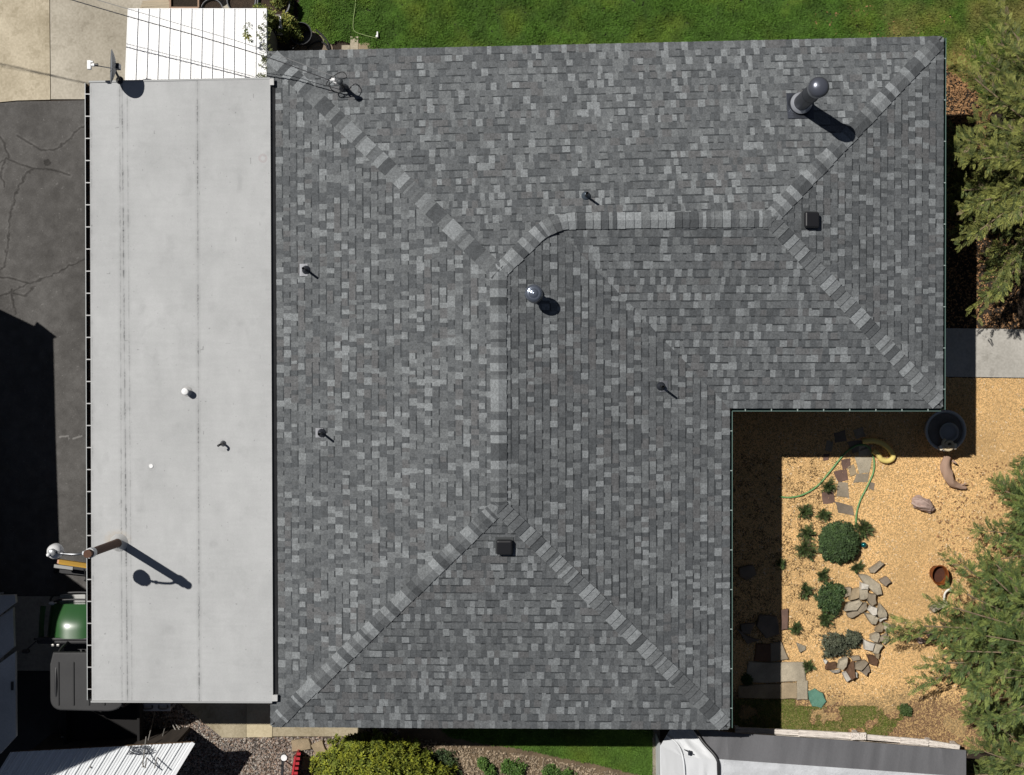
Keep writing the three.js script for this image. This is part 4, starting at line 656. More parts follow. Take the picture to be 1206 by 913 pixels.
{
  const cv = (list, s, u, v) => list.map(([x, y]) => [u + x / s, v + y / s]), k = l => cv(l, 6.087, 930, 660);
  const wall = [['pale', 0.12, [[490, 105], [560, 110], [640, 170], [650, 235], [615, 240], [560, 190], [520, 150]]], ['white', 0.16, [[500, 155], [555, 170], [550, 200], [500, 200]]], ['pale', 0.14, [[490, 198], [550, 205], [545, 265], [495, 270]]], ['tan', 0.13, [[440, 210], [490, 195], [485, 260], [420, 275]]], ['grey', 0.1, [[385, 200], [430, 190], [430, 245], [395, 260]]], ['grey', 0.15, [[552, 230], [605, 240], [610, 300], [580, 320], [552, 280]]], ['pale', 0.14, [[410, 300], [490, 280], [510, 295], [470, 350], [390, 355]]], ['grey', 0.12, [[505, 320], [540, 300], [545, 340], [510, 370], [482, 360]]], ['grey', 0.1, [[410, 375], [490, 362], [500, 375], [440, 405], [415, 400]]], ['white', 0.18, [[545, 345], [575, 322], [612, 335], [605, 375], [580, 383]]], ['pale', 0.15, [[530, 375], [600, 390], [625, 410], [605, 450], [580, 450]]], ['pale', 0.16, [[640, 310], [685, 370], [685, 395], [630, 400], [612, 375]]], ['white', 0.13, [[630, 420], [680, 400], [685, 412], [640, 435]]], ['tan', 0.14, [[610, 480], [650, 445], [668, 470], [650, 505], [605, 500]]], ['pale', 0.12, [[672, 440], [700, 450], [705, 490], [685, 510], [664, 480]]], ['pale', 0.15, [[575, 530], [625, 512], [633, 540], [615, 578], [570, 560]]], ['grey', 0.13, [[637, 545], [690, 522], [685, 548], [650, 572], [628, 578]]], ['white', 0.16, [[520, 560], [593, 588], [583, 638], [530, 630]]], ['pale', 0.14, [[600, 592], [655, 602], [625, 660], [592, 655]]], ['grey', 0.1, [[662, 575], [700, 535], [705, 560], [672, 598]]], ['brown', 0.12, [[550, 675], [598, 680], [628, 722], [620, 755], [570, 735]]], ['tan', 0.1, [[604, 670], [635, 665], [632, 700], [612, 698]]], ['grey', 0.1, [[430, 690], [490, 680], [500, 705], [450, 715]]], ['grey', 0.14, [[465, 735], [530, 712], [553, 730], [500, 778], [460, 768]]], ['slate', 0.1, [[502, 792], [560, 748], [565, 790], [540, 820]]], ['pale', 0.15, [[350, 712], [400, 690], [395, 750], [372, 778], [338, 765]]], ['brown', 0.1, [[265, 737], [322, 727], [332, 770], [255, 775]]], ['white', 0.12, [[285, 787], [355, 780], [350, 797], [300, 797]]], ['white', 0.13, [[375, 807], [398, 794], [428, 842], [400, 860]]], ['brown', 0.16, [[418, 752], [453, 722], [458, 828], [432, 842], [404, 792]]], ['white', 0.1, [[462, 792], [478, 800], [478, 835], [466, 830]]], ['grey', 0.09, [[565, 60], [640, 5], [665, 20], [600, 85], [575, 85]]], ['slate', 0.1, [[640, 140], [690, 115], [715, 150], [680, 180]]], ['white', 0.08, [[235, 705], [265, 715], [250, 740]]], ['pale', 0.06, [[45, 590], [110, 615], [110, 640], [70, 655]]]];
  const word = { pale: 'pale cream', white: 'whitish', tan: 'tan', grey: 'grey', brown: 'brown', slate: 'dark slate' };
  for (const [m, th, l] of wall) placeStone('border_stone', `${word[m]} flat stone in the curved border of the chip garden`, `${word[m]} stones of the curved border`, k(l), th, m, 0.35);
  const k2 = l => cv(l, 5.706, 900, 500);
  for (const [m, l] of [['mauve', [[520, 240], [575, 230], [580, 290], [530, 300]]], ['mauve', [[470, 320], [550, 305], [560, 370], [500, 385]]], ['tan', [[562, 290], [600, 270], [615, 330], [580, 345]]], ['pale', [[612, 222], [720, 225], [702, 320], [642, 328]]], ['grey', [[622, 332], [700, 330], [690, 385], [600, 390]]], ['grey', [[500, 390], [558, 395], [568, 490], [490, 480]]], ['mauve', [[390, 460], [460, 450], [470, 520], [400, 530]]], ['slate', [[480, 522], [588, 550], [598, 610], [500, 590]]], ['slate', [[702, 390], [740, 395], [735, 440], [706, 435]]], ['mauve', [[400, 200], [440, 196], [430, 236], [395, 240]]], ['slate', [[560, 120], [650, 110], [690, 160], [600, 190]]], ['slate', [[470, 60], [540, 40], [550, 110], [480, 120]]], ['grey', [[600, 40], [660, 20], [680, 80], [620, 95]]], ['grey', [[420, 110], [460, 120], [450, 180], [410, 170]]], ['pale', [[640, 150], [720, 140], [720, 205], [640, 210]]]])
    placeStone('path_stone', `${{ ...word, mauve: 'mauve' }[m]} stepping stone sunk in the chips by the hose`, `${{ ...word, mauve: 'mauve' }[m]} stepping stones by the hose`, k2(l), 0.008, m, 0.02);
  const k3 = l => cv(l, 3.388, 850, 660);
  for (const [m, lab, l] of [['pale', 'largest cream flagstone beside the teal ornament', [[182, 410], [320, 408], [328, 478], [182, 484]]], ['pale', 'cream flagstone half under the house shadow edge', [[108, 406], [179, 410], [179, 484], [100, 480]]], ['tan', 'square tan flagstone next to the narrow one', [[238, 490], [295, 490], [297, 548], [238, 550]]], ['pale', 'narrow upright flagstone beside the teal ornament', [[301, 484], [340, 482], [340, 552], [300, 552]]], ['tan', 'long tan flagstone lying in the house shadow', [[75, 502], [234, 494], [234, 548], [75, 545]]], ['grey', 'pale grey slab leaning out of the house shadow', [[195, 332], [235, 325], [262, 390], [195, 400]]], ['brown', 'brown slab in the house shadow north of the flagstones', [[138, 335], [191, 335], [191, 400], [130, 396]]], ['mauve', 'mauve rock at the edge of the house shadow', [[236, 200], [262, 195], [260, 270], [238, 275]]]]) placeStone('flagstone', lab, null, k3(l), 0.06, m, 0.02);
  for (const l of [[[70, 30], [120, 20], [135, 55], [95, 75], [72, 62]], [[75, 255], [130, 250], [110, 290], [80, 285]], [[150, 220], [215, 225], [225, 290], [175, 305], [140, 260]], [[60, 270], [100, 300], [150, 315], [100, 330]]]) placeStone('shaded_rock', 'dark rock in the shadow along the courtyard wall', 'rocks in the courtyard shadow', k3(l), 0.09, 'slate', 0.1);
  for (const [lab, l] of [['long flagstone on the gravel by the concrete path', [[344.5, 872], [363.5, 870], [366, 881], [345, 884]]], ['squarish tilted flagstone on the gravel', [[367, 877.5], [380, 872], [384, 884], [373, 888]]], ['smallest flagstone on the gravel against the evergreen', [[386.5, 873], [395, 877], [391, 883], [386, 882]]], ['flagstone on the gravel beside the red rail', [[357.5, 891], [370, 894], [369, 906], [356, 905]]]]) placeStone('gravel_flagstone', lab, null, l, 0.07, 'tan', 0.05);
  placeStone('wall_stone', 'flat pale stone block near the conifer branches', null, [[1095, 714], [1112, 707], [1116, 711], [1098, 720]], 0.14, 'pale', 0.05);
  placeStone('pink_rock', 'lower pinkish rock under the conifer branch tips', null, [[1077, 750], [1085, 751], [1088, 755], [1081, 757]], 0.1, 'pink'); placeStone('pink_rock', 'upper pinkish rock under the conifer branch tips', null, [[1089, 743], [1098, 744], [1101, 751], [1094, 753]], 0.12, 'pink');
  placeStone('lawn_paver', 'tan paver at the lawn edge by the eave', null, [[403, 54], [412, 54], [412, 64], [403, 64]], 0.03, 'pale', 0); placeStone('lawn_paver', 'pale paver sticking into the lawn by the eave', null, [[413, 44], [422, 44], [422, 64], [413, 64]], 0.04, 'pale', 0); placeStone('lawn_paver', 'long brown paver at the lawn edge by the eave', null, [[423, 52], [443, 51], [443, 64], [423, 64]], 0.03, 'tan', 0);
  // teal ornament
  const t = placeStone('teal_ornament', 'crumpled teal plastic lid lying by the flagstones', null, k3([[345, 525], [372, 514], [400, 530], [412, 560], [395, 586], [362, 580], [350, 555]]), 0.05, 'green', 0.1); t.userData.category = 'lid';
}
// ---------------------------------------------------------------- garden odds and ends
{
  const hoseMat = mat(A(112, 160, 100), { roughness: 0.5 });
  const t = thing('garden_hose', 'green garden hose curving across the chip garden', 'hose', P(980, 560, 0));
  wpart('hose', tube([[918, 585], [930, 586], [945, 583], [962, 573], [978, 555], [990, 540], [1000, 530], [1012, 524], [1022, 526], [1029, 540], [1029, 555], [1022, 572], [1013, 590], [1009, 604], [1008, 618]].map(([u, v]) => P(u, v, 0.035)), 0.017, 8, 120), hoseMat, t);
  wpart('nozzle', bar(P(1008, 618, 0.04), P(1008, 624, 0.04), 0.022, 0.014, 10), M.black, t);
}
{ // yellow foam noodle bent double
  const t = thing('foam_noodle', 'yellow foam tube bent in a hook at the shadow edge', 'foam tube', P(1035, 530, 0));
  wpart('tube', tube([[1016, 520], [1026, 519], [1038, 522], [1048, 530], [1052, 539], [1046, 543], [1038, 541], [1034, 535], [1028, 531]].map(([u, v], i) => P(u, v, 0.10 + 0.02 * Math.sin(i))), 0.052, 12, 60), mat(A(238, 214, 128), { roughness: 0.8 }), t);
}
{ // black tub planter with a spiral shell on its rim
  const c = P(1106, 506, 0), t = thing('tub_planter', 'large black plastic tub at the courtyard corner', 'planter', c);
  part('tub', lathe([[0.0, 0.03], [0.28, 0.03], [0.30, 0.0], [0.36, 0.42], [0.395, 0.44], [0.40, 0.46], [0.38, 0.47], [0.345, 0.45], [0.33, 0.3]], 32), mat(new THREE.Color(0.42, 0.42, 0.41), { roughness: 0.7 }), t);
  part('soil', new THREE.CylinderGeometry(0.335, 0.325, 0.02, 24).translate(0, 0.39, 0), mat(A(150, 142, 132), { map: grain.rough }), t);
  part('inner_pot', lathe([[0.0, 0.42], [0.14, 0.42], [0.17, 0.5], [0.19, 0.51], [0.18, 0.52], [0.155, 0.5]], 24).translate(0.05, 0, 0.03), mat(new THREE.Color(0.3, 0.3, 0.29), { roughness: 0.7 }), t);
  const s = thing('spiral_shell', 'white spiral shell ornament hanging over the black tub rim', 'ornament', P(1117, 524, 0.48)), pts = []; for (let i = 0; i < 26; i++) { const a = i * 0.42, rd = 0.02 + 0.0042 * i; pts.push(V(Math.cos(a) * rd, 0.05 - i * 0.0012, Math.sin(a) * rd)); }
  part('coil', tube(pts, 0.03, 8, 70), mat(A(216, 196, 160), { roughness: 0.6 }), s); part('lip', [rbox(0.16, 0.03, 0.1, -0.11, 0.02, -0.02, 0.014).rotateY(0.5), rbox(0.05, 0.05, 0.12, 0.13, 0.02, 0.03, 0.02)], mat(A(238, 226, 204), { roughness: 0.6 }), s);
  // spilled side support so the shell rests on the rim
}
function log(name, label, pts, radii, m, extra = []) { // lumpy driftwood along a curve
  const cv = new THREE.CatmullRomCurve3(pts), n = 28, rad = 12, pos = [], fr = cv.computeFrenetFrames(n, false), r = rng(Math.floor(pts[0].x * 1000 + 5e4)), ring = [];
  for (let i = 0; i <= n; i++) { const k = i / n, p = cv.getPoint(k), f = k * (radii.length - 1), a = Math.min(radii.length - 2, Math.floor(f)), R0 = radii[a] + (radii[a + 1] - radii[a]) * (f - a), row = []; for (let j = 0; j < rad; j++) { const th = j / rad * 6.283, q = R0 * (0.6 + 0.8 * fbm(N1, Math.cos(th) * 1.3 + 7 + pts[0].z, Math.sin(th) * 1.3 + k * 5, 3)); row.push(p.clone().addScaledVector(fr.normals[i], Math.cos(th) * q).addScaledVector(fr.binormals[i], Math.sin(th) * q).toArray()); } ring.push(row); }
  for (let i = 0; i < n; i++) for (let j = 0; j < rad; j++) { const k = (j + 1) % rad; pos.push([ring[i][j], ring[i][k], ring[i + 1][k]], [ring[i][j], ring[i + 1][k], ring[i + 1][j]]); }
  for (const [row, p] of [[ring[0], pts[0]], [ring[n], pts[pts.length - 1]]]) for (let j = 0; j < rad; j++) pos.push([row[j], p.toArray(), row[(j + 1) % rad]]);
  const t = thing(name, label, 'driftwood', V(pts[0].x, 0, pts[0].z)); const m1 = wpart('log', toCreasedNormals(triGeo(pos), 0.9), m, t); for (const e of extra) wpart('stub', e, m, t); return t;
}
{
  const dw = mat(A(206, 170, 146), { map: grain.wood, roughness: 0.8 });
  log('driftwood_log', 'curved bleached driftwood log with a forked end on the chips', px([[1116, 537, 0.10], [1113, 548, 0.12], [1116, 560, 0.12], [1122, 569, 0.10], [1131, 573, 0.09], [1138, 575, 0.09]]), [0.06, 0.10, 0.105, 0.08, 0.05, 0.03], dw, [bar(P(1131, 572, 0.1), P(1139, 569, 0.14), 0.025, 0.01, 7), bar(P(1122, 543, 0.12), P(1127, 546, 0.18), 0.03, 0.012, 7)]);
  log('driftwood_knot', 'short folded lump of bleached driftwood on the chips', px([[1074, 590, 0.08], [1080, 590, 0.11], [1088, 594, 0.12], [1095, 598, 0.10], [1099, 600, 0.08]]), [0.06, 0.12, 0.13, 0.1, 0.05], mat(A(222, 192, 178), { map: grain.wood, roughness: 0.8 }), [bar(P(1076, 596, 0.09), P(1096, 604, 0.08), 0.03, 0.018, 8), tube(px([[1074, 592, 0.17], [1081, 596, 0.22], [1089, 597, 0.23], [1096, 599, 0.18]]), 0.03, 8, 16), tube(px([[1076, 587, 0.16], [1083, 588, 0.22], [1091, 592, 0.24], [1098, 597, 0.18]]), 0.026, 8, 16), bar(P(1084, 599, 0.1), P(1094, 593, 0.24), 0.02, 0.012, 7)]);
  const b = thing('bleached_bone', 'small white forked piece of driftwood by the conifer', 'driftwood', P(1113, 702, 0)); wpart('stick', tube(px([[1112, 707, 0.1], [1113, 699, 0.14], [1117, 695, 0.16], [1121, 696, 0.14]]), 0.022, 8, 20), mat(A(240, 236, 226)), b); wpart('fork', bar(P(1117, 695, 0.16), P(1121, 692, 0.2), 0.018, 0.01, 7), mat(A(240, 236, 226)), b);
}
{ // rusted bucket
  const c = P(1102, 675, 0), t = thing('rusty_bucket', 'rusty open metal bucket standing on the chips', 'bucket', c), rust = mat(A(200, 110, 38), { map: grainTex(90, 255, 8, 5, 0.3, 77, 3), roughness: 0.75, metalness: 0.2 });
  part('bucket', lathe([[0, 0.02], [0.12, 0.02], [0.125, 0], [0.155, 0.30], [0.17, 0.31], [0.168, 0.325], [0.15, 0.32], [0.14, 0.28], [0.118, 0.05], [0, 0.04]], 28).scale(1, 1, 1.18), rust, t);
  part('fill', new THREE.CylinderGeometry(0.13, 0.12, 0.02, 20).scale(1, 1, 1.18).translate(0, 0.17, 0), mat(A(96, 52, 30), { map: grain.rough }), t);
}
{ const c = P(1016, 641, 0), t = thing('gazing_ball', 'small shiny teal ball beside the hose end', 'ornament', c); part('ball', new THREE.SphereGeometry(0.055, 20, 14).translate(0, 0.1, 0), mat(A(30, 110, 112), { roughness: 0.15, metalness: 0.5 }), t); part('stand', lathe([[0.04, 0], [0.035, 0.02], [0.02, 0.05]], 12), M.steelDark, t); }
// ---------------------------------------------------------------- pots and planters at the north-west corner
{
  const pot = (label, u, v, rp, h, m, group, fill = true) => { const c = P(u, v, 0), R0 = rp * 0.0162, t = thing('plant_pot', label, 'plant pot', c, group); part('pot', lathe([[0, 0.02], [R0 * 0.78, 0.02], [R0 * 0.8, 0], [R0 * 0.97, h * 0.95], [R0 * 1.04, h * 0.96], [R0 * 1.04, h], [R0 * 0.95, h], [R0 * 0.92, h * 0.7]], 28), m, t); if (fill) part('soil', new THREE.CylinderGeometry(R0 * 0.93, R0 * 0.93, 0.02, 22).translate(0, h * 0.8, 0), mat(A(104, 84, 66), { map: grain.rough, bumpMap: bumpNoise, bumpScale: 0.03 }), t); return t; };
  const blackPot = mat(new THREE.Color(0.035, 0.037, 0.04), { roughness: 0.5 }), greyRim = mat(new THREE.Color(0.14, 0.145, 0.15), { roughness: 0.5 }), terra = mat(A(186, 104, 76), { map: grain.patch });
  pot('round terracotta pot behind the white shed', 250, -9, 11, 0.3, terra);
  pot('grey rimmed round pot beside the terracotta pot', 253, 16, 13, 0.3, greyRim);
  pot('wide grey rimmed pot of soil behind the white shed', 288, 5, 17, 0.35, greyRim);
  pot('wide grey rimmed pot of soil at the shed corner', 326, 9, 19, 0.4, greyRim);
  pot('black nursery pot tipped against the lawn edge', 357, 44, 13, 0.35, blackPot, undefined, false);
  pot('black nursery pot close to the eave corner', 340, 52, 12, 0.3, blackPot);
  const cr = thing('planter_crate', 'wooden planter crate of soil behind the white shed', 'crate', P(220, 2, 0)), W = P(220, 2, 0), a = P(205, -18), b = P(238, 14);
  for (const s of [[a.x, a.z, b.x, a.z], [b.x, a.z, b.x, b.z], [b.x, b.z, a.x, b.z], [a.x, b.z, a.x, a.z]]) for (const y of [0.09, 0.27]) wpart('board', beam(V(s[0], y, s[1]), V(s[2], y, s[3]), 0.03, 0.17), mat(A(206, 172, 146), { map: grain.wood }), cr);
  wpart('soil', box(b.x - a.x - 0.04, 0.02, b.z - a.z - 0.04, (a.x + b.x) / 2, 0.28, (a.z + b.z) / 2), M.soil, cr);
  const pl = thing('board_stack', 'pale boards stacked behind the white shed', 'lumber', P(180, 2, 0)); for (let i = 0; i < 4; i++) wpart('board', beam(P(168 - i, 4 + i * 2.4, 0.1 + 0.05 * (i % 2)), P(199 + i, 2 + i * 2.6, 0.1 + 0.05 * (i % 2)), 0.09, 0.04), mat(A(222, 206, 178), { map: grain.wood }), pl);
  const lf = [[0.25, 0.25, 0.05], [0.16, 0.19, 0.035], [0.11, 0.15, 0.03]];
  shrub('potted_bush', 'yellow-green bush between the shed and the lawn', 341, 38, 17, 0.7, lf, { n: 700, lobe: 0.45, leaf: 0.06 });
  shrub('potted_bush', 'leafy plant climbing at the shed wall corner', 322, 34, 12, 1.6, lf, { n: 420, lobe: 0.45, leaf: 0.055 });
  shrub('potted_bush', 'plant in the wide pot at the shed corner', 334, 6, 14, 0.6, lf, { n: 260, lobe: 0.45, leaf: 0.05 });
  shrub('potted_bush', 'trailing plant at the corner of flat roof and shed', 318, 76, 8, 2.55, lf, { n: 240, lobe: 0.4, leaf: 0.05 });
  const vine = []; { const t = thing('vine', 'thin green vine creeping over the white shed roof edge', 'vine', P(308, 60, 2.3)), r = rng(555); for (const [u, v, n] of [[311, 20, 4], [302, 36, 7], [288, 28, 4], [312, 46, 6], [311, 70, 9], [309, 84, 9], [314, 58, 8], [314, 30, 8]]) for (let i = 0; i < n; i++) { const p = P(u + rr(-5, 6, r), v + rr(-7, 7, r), 2.33).sub(t.position), k = rr(0.6, 1.3, r), s = rr(0.025, 0.05, r); vine.push({ p, q: eul(rr(-0.5, 0.5, r), r() * 6, rr(-0.5, 0.5, r)), s: V(s, s, s), c: new THREE.Color(0.12 * k, 0.14 * k, 0.04 * k) }); } scatter('leaves', leafTuft, leafMat, vine, t); const st = []; for (let i = 0; i < 9; i++) st.push(tube([P(315, 20 + i * 8, 2.2), P(311, 18 + i * 8.5, 2.32), P(309 - (i % 3) * 2, 22 + i * 8, 2.315)].map(p => p.sub(t.position)), 0.004, 5, 10)); part('stem', st, M.bark, t); }
  const wb = thing('white_bottle', 'white spray bottle standing among the pots', 'bottle', P(331, 41, 0.5)); part('body', lathe([[0, 0], [0.045, 0], [0.05, 0.03], [0.048, 0.16], [0.02, 0.2], [0.018, 0.24]], 18).rotateX(-1.2), M.whiteMetal, wb); part('trigger', [rbox(0.04, 0.03, 0.12, 0, 0.1, -0.27, 0.01)], M.whiteMetal, wb);
  const sb = thing('pot_stand', 'dark pot stand under the white spray bottle', 'stand', P(331, 42, 0)); part('post', box(0.05, 0.46, 0.05, 0, 0.23, 0), M.black, sb); part('top', rbox(0.16, 0.025, 0.3, 0, 0.475, -0.05, 0.008), M.black, sb); part('foot', rbox(0.2, 0.03, 0.2, 0, 0.015, 0, 0.01), M.black, sb);
  const wd = thing('wood_slat', 'grey wooden slat lying over the pots', 'slat', P(322, 18, 0.44)); wpart('slat', beam(P(318, 19.5, 0.46), P(330, 18.5, 0.46), 0.05, 0.03), mat(A(170, 164, 156), { map: grain.wood }), wd);
  for (const [lab, pts] of [['black hose ring on the paving at the lawn edge', [[388, 58], [386, 50], [380, 42], [372, 35]]], ['black hose arc beside the nursery pots', [[386, 58], [383, 52], [376, 49], [369, 51], [362, 57]]]]) { const t = thing('drip_hose', lab, 'hose', P(...pts[0], 0)); wpart('hose', tube(pts.map(([u, v]) => P(u, v, 0.05)), 0.018, 8, 30), M.rubber, t); }
  structure('paver_pad', slab(px([[370, 33], [378, 36], [386, 44], [392, 56], [392, 80], [322, 80], [322, 20], [352, 20]]).map(p => p.setY(0.012)), 0.05), mat(A(186, 168, 146), { map: grain.rough, bumpMap: bumpNoise, bumpScale: 0.02 }));
  const sp = thing('lawn_sprinkler', 'small white sprinkler head standing in the lawn', 'sprinkler', P(444.5, 44, 0)); part('head', [lathe([[0.03, 0], [0.028, 0.1], [0.02, 0.12], [0, 0.125]], 14), rbox(0.03, 0.03, 0.11, 0.01, 0.12, -0.03, 0.01)], M.whiteMetal, sp); part('stake', bar(V(0, 0, 0.02), V(-0.02, 0.08, 0.08), 0.008, 0.006, 6), M.black, sp);
  const th = thing('sprinkler_line', 'thin pale line trailing over the lawn to the sprinkler', 'hose', P(420, 20, 0)); wpart('line', tube(px([[419, -20, 0.07], [418.5, 5, 0.07], [416, 25, 0.07], [417, 36, 0.07], [428, 41, 0.07], [444, 45, 0.07]]), 0.007, 6, 50), mat(A(150, 170, 110)), th);
}
// ---------------------------------------------------------------- west yard: utility vehicle, crane, neighbour, sheds
{ // green utility vehicle nosed north, half under the carport
  const t = thing('utility_vehicle', 'green utility vehicle with ribbed dark grey roof under the carport edge', 'vehicle', P(106, 775, 0));
  const W = t.position, g = (u, v, y) => P(u, v, y).sub(W);
  const green = new THREE.MeshPhysicalMaterial({ color: new THREE.Color(0.022, 0.085, 0.022), roughness: 0.32, clearcoat: 0.9, clearcoatRoughness: 0.12 });
  const cx = 0, wv = 0.74; // half width
  const zF = g(100, 713, 1.0).z, zB = g(100, 751, 1.0).z;                 // hood front / back
  const hoodRow = (k, z) => { const row = []; for (let i = 0; i <= 20; i++) { const q = -1 + i / 10, y = 0.62 + (0.42 + 0.10 * k) * Math.pow(Math.max(0, 1 - Math.pow(Math.abs(q), 2.6)), 0.55) * (0.55 + 0.45 * Math.sin(Math.min(1, k * 1.25 + 0.12) * 1.57)); row.push([cx + q * wv * 0.86 * (0.86 + 0.14 * Math.sqrt(k)), y, z]); } return row; };
  const tri = [], rows = []; for (let j = 0; j <= 12; j++) { const k = j / 12; rows.push(hoodRow(k, zF + (zB - zF) * k + 0.06 * 0)); }
  for (let j = 0; j < 12; j++) for (let i = 0; i < 20; i++) { const a = rows[j][i], b = rows[j][i + 1], c = rows[j + 1][i + 1], d = rows[j + 1][i]; tri.push([a, d, c], [a, c, b]); }
  for (let i = 0; i < 20; i++) { const a = rows[0][i], b = rows[0][i + 1]; tri.push([a, b, [b[0], 0.45, b[2]]], [a, [b[0], 0.45, b[2]], [a[0], 0.45, a[2]]]); }
  part('hood', toCreasedNormals(triGeo(tri), 0.8), green, t);
  for (const s of [-1, 1]) { // fenders wrap outside the hood seam
    const f = []; for (let j = 0; j <= 10; j++) { const k = j / 10, z = zF + 0.04 + (zB - zF - 0.02) * k, row = []; for (let i = 0; i <= 8; i++) { const q = i / 8 * 1.5; row.push([s * (wv * (0.80 + 0.02 * k) + 0.15 * Math.sin(q)), 0.70 + 0.09 * k + 0.20 * Math.cos(q) * (0.6 + 0.4 * Math.sin(k * 2.4 + 0.4)), z]); } f.push(row); }
    const tr = []; for (let j = 0; j < 10; j++) for (let i = 0; i < 8; i++) { const a = f[j][i], b = f[j][i + 1], c = f[j + 1][i + 1], d = f[j + 1][i]; s > 0 ? tr.push([a, d, c], [a, c, b]) : tr.push([a, c, d], [a, b, c]); }
    part('fender', toCreasedNormals(triGeo(tr), 0.9), green, t);
    part('headlight', [new THREE.SphereGeometry(0.07, 16, 10).scale(1.2, 0.9, 0.5).translate(s * 0.5, 0.74, zF + 0.005)], mat(new THREE.Color(0.6, 0.62, 0.62), { roughness: 0.15 }), t);
  }
  const dark = mat(new THREE.Color(0.03, 0.03, 0.032), { roughness: 0.5 });
  part('bumper_bar', [tube([V(-0.62, 0.5, zF - 0.02), V(-0.5, 0.66, zF - 0.14), V(0, 0.70, zF - 0.2), V(0.5, 0.66, zF - 0.14), V(0.62, 0.5, zF - 0.02)], 0.022, 8, 24), tube([V(-0.45, 0.82, zF - 0.04), V(-0.3, 0.88, zF - 0.08), V(0.3, 0.88, zF - 0.08), V(0.45, 0.82, zF - 0.04)], 0.018, 8, 20), bar(V(-0.3, 0.5, zF - 0.05), V(-0.3, 0.88, zF - 0.09), 0.016), bar(V(0.3, 0.5, zF - 0.05), V(0.3, 0.88, zF - 0.09), 0.016)], dark, t);
  part('winch_plate', rbox(0.5, 0.06, 0.16, -0.15, 0.6, zF - 0.07, 0.02), mat(new THREE.Color(0.4, 0.4, 0.39), { roughness: 0.5 }), t);
  part('dashboard', [rbox(1.42, 0.12, 0.13, 0, 1.02, zB + 0.05, 0.04), rbox(1.5, 0.05, 0.05, 0, 1.1, zB + 0.01, 0.02)], dark, t);
  part('mirror', [rbox(0.14, 0.12, 0.07, -0.86, 1.22, zB + 0.22, 0.03), bar(V(-0.72, 1.05, zB + 0.06), V(-0.86, 1.2, zB + 0.2), 0.014)], dark, t);
  part('latch', [rbox(0.06, 0.05, 0.05, -0.38, 1.13, zB + 0.12, 0.015), rbox(0.06, 0.05, 0.05, -0.28, 1.13, zB + 0.12, 0.015)], mat(new THREE.Color(0.6, 0.58, 0.55), { roughness: 0.3, metalness: 0.6 }), t);
  const zR0 = g(100, 770, 1.85).z, zR1 = g(100, 836, 1.85).z, rw = -g(61, 800, 1.85).x + 0; // roof half width from its visible edge
  const roofM = mat(new THREE.Color(0.042, 0.042, 0.044), { roughness: 0.65, map: grain.patch }), hw = 0.66, rcx = g(61, 800, 1.85).x + hw;
  const rs = new THREE.Shape(), rl = zR1 - zR0, cr = 0.16; rs.moveTo(-hw + 0.05, 0); rs.lineTo(hw - 0.05, 0); rs.lineTo(hw, 0.2); rs.lineTo(hw, rl - cr * 1.6); rs.quadraticCurveTo(hw, rl - 0.02, hw - cr * 1.8, rl); rs.lineTo(-hw + cr, rl - 0.02); rs.quadraticCurveTo(-hw, rl - 0.04, -hw, rl - cr * 1.4); rs.lineTo(-hw, 0.2); rs.closePath();
  const rf = part('canopy_roof', new THREE.ExtrudeGeometry(rs, { depth: 0.04, bevelEnabled: true, bevelThickness: 0.03, bevelSize: 0.03, bevelSegments: 4, curveSegments: 10 }).rotateX(Math.PI / 2).translate(rcx, 1.85, zR0), roofM, t);
  for (const q of [-0.8, -0.38, 0.05, 0.48]) part('rib', rbox(0.03, 0.05, (zR1 - zR0) * 0.78, rcx + hw * q, 1.875, (zR0 + zR1) / 2 + 0.03, 0.016), roofM, rf);
  for (const s of [-1, 1]) { part('roll_bar', [tube([V(rcx + s * 0.6, 0.5, zB + 0.02), V(rcx + s * 0.6, 1.1, zB + 0.08), V(rcx + s * 0.58, 1.78, zR0 + 0.08), V(rcx + s * 0.58, 1.79, zR1 - 0.1), V(rcx + s * 0.6, 0.8, zR1 + 0.02)], 0.025, 8, 40)], dark, t); }
  part('seat', [rbox(1.2, 0.14, 0.5, rcx, 0.72, (zR0 + zR1) / 2 + 0.05, 0.05), rbox(1.2, 0.5, 0.12, rcx, 0.98, zR1 - 0.22, 0.05)], dark, t);
  const zE = g(100, 878, 0.9).z;
  part('cargo_bed', [rbox(1.44, 0.05, zE - zR1 - 0.02, rcx, 0.66, (zR1 + zE) / 2 + 0.03, 0.01), rbox(0.05, 0.3, zE - zR1, rcx - 0.7, 0.8, (zR1 + zE) / 2 + 0.03, 0.01), rbox(0.05, 0.3, zE - zR1, rcx + 0.7, 0.8, (zR1 + zE) / 2 + 0.03, 0.01), rbox(1.36, 0.28, 0.04, rcx, 0.8, zE + 0.04, 0.01)], mat(new THREE.Color(0.010, 0.009, 0.009), { roughness: 0.95 }), t);
  part('body_floor', rbox(1.3, 0.25, zE - zF - 0.3, rcx * 0.6, 0.42, (zF + zE) / 2, 0.05), dark, t);
  part('tail_light', rbox(0.07, 0.06, 0.06, rcx + 0.42, 0.98, zR1 + 0.06, 0.02), mat(new THREE.Color(0.5, 0.06, 0.06), { roughness: 0.3 }), t);
  for (const [sx, z] of [[-1, zF + 0.32], [1, zF + 0.32], [-1, zE - 0.35], [1, zE - 0.35]]) { const w = part('wheel', new THREE.TorusGeometry(0.21, 0.1, 12, 28).rotateY(Math.PI / 2).translate(sx * 0.62 + rcx * 0.5, 0.31, z), M.rubber, t); part('rim', new THREE.CylinderGeometry(0.14, 0.14, 0.12, 18).rotateZ(Math.PI / 2).translate(sx * 0.62 + rcx * 0.5, 0.31, z), M.galv, w); }
}
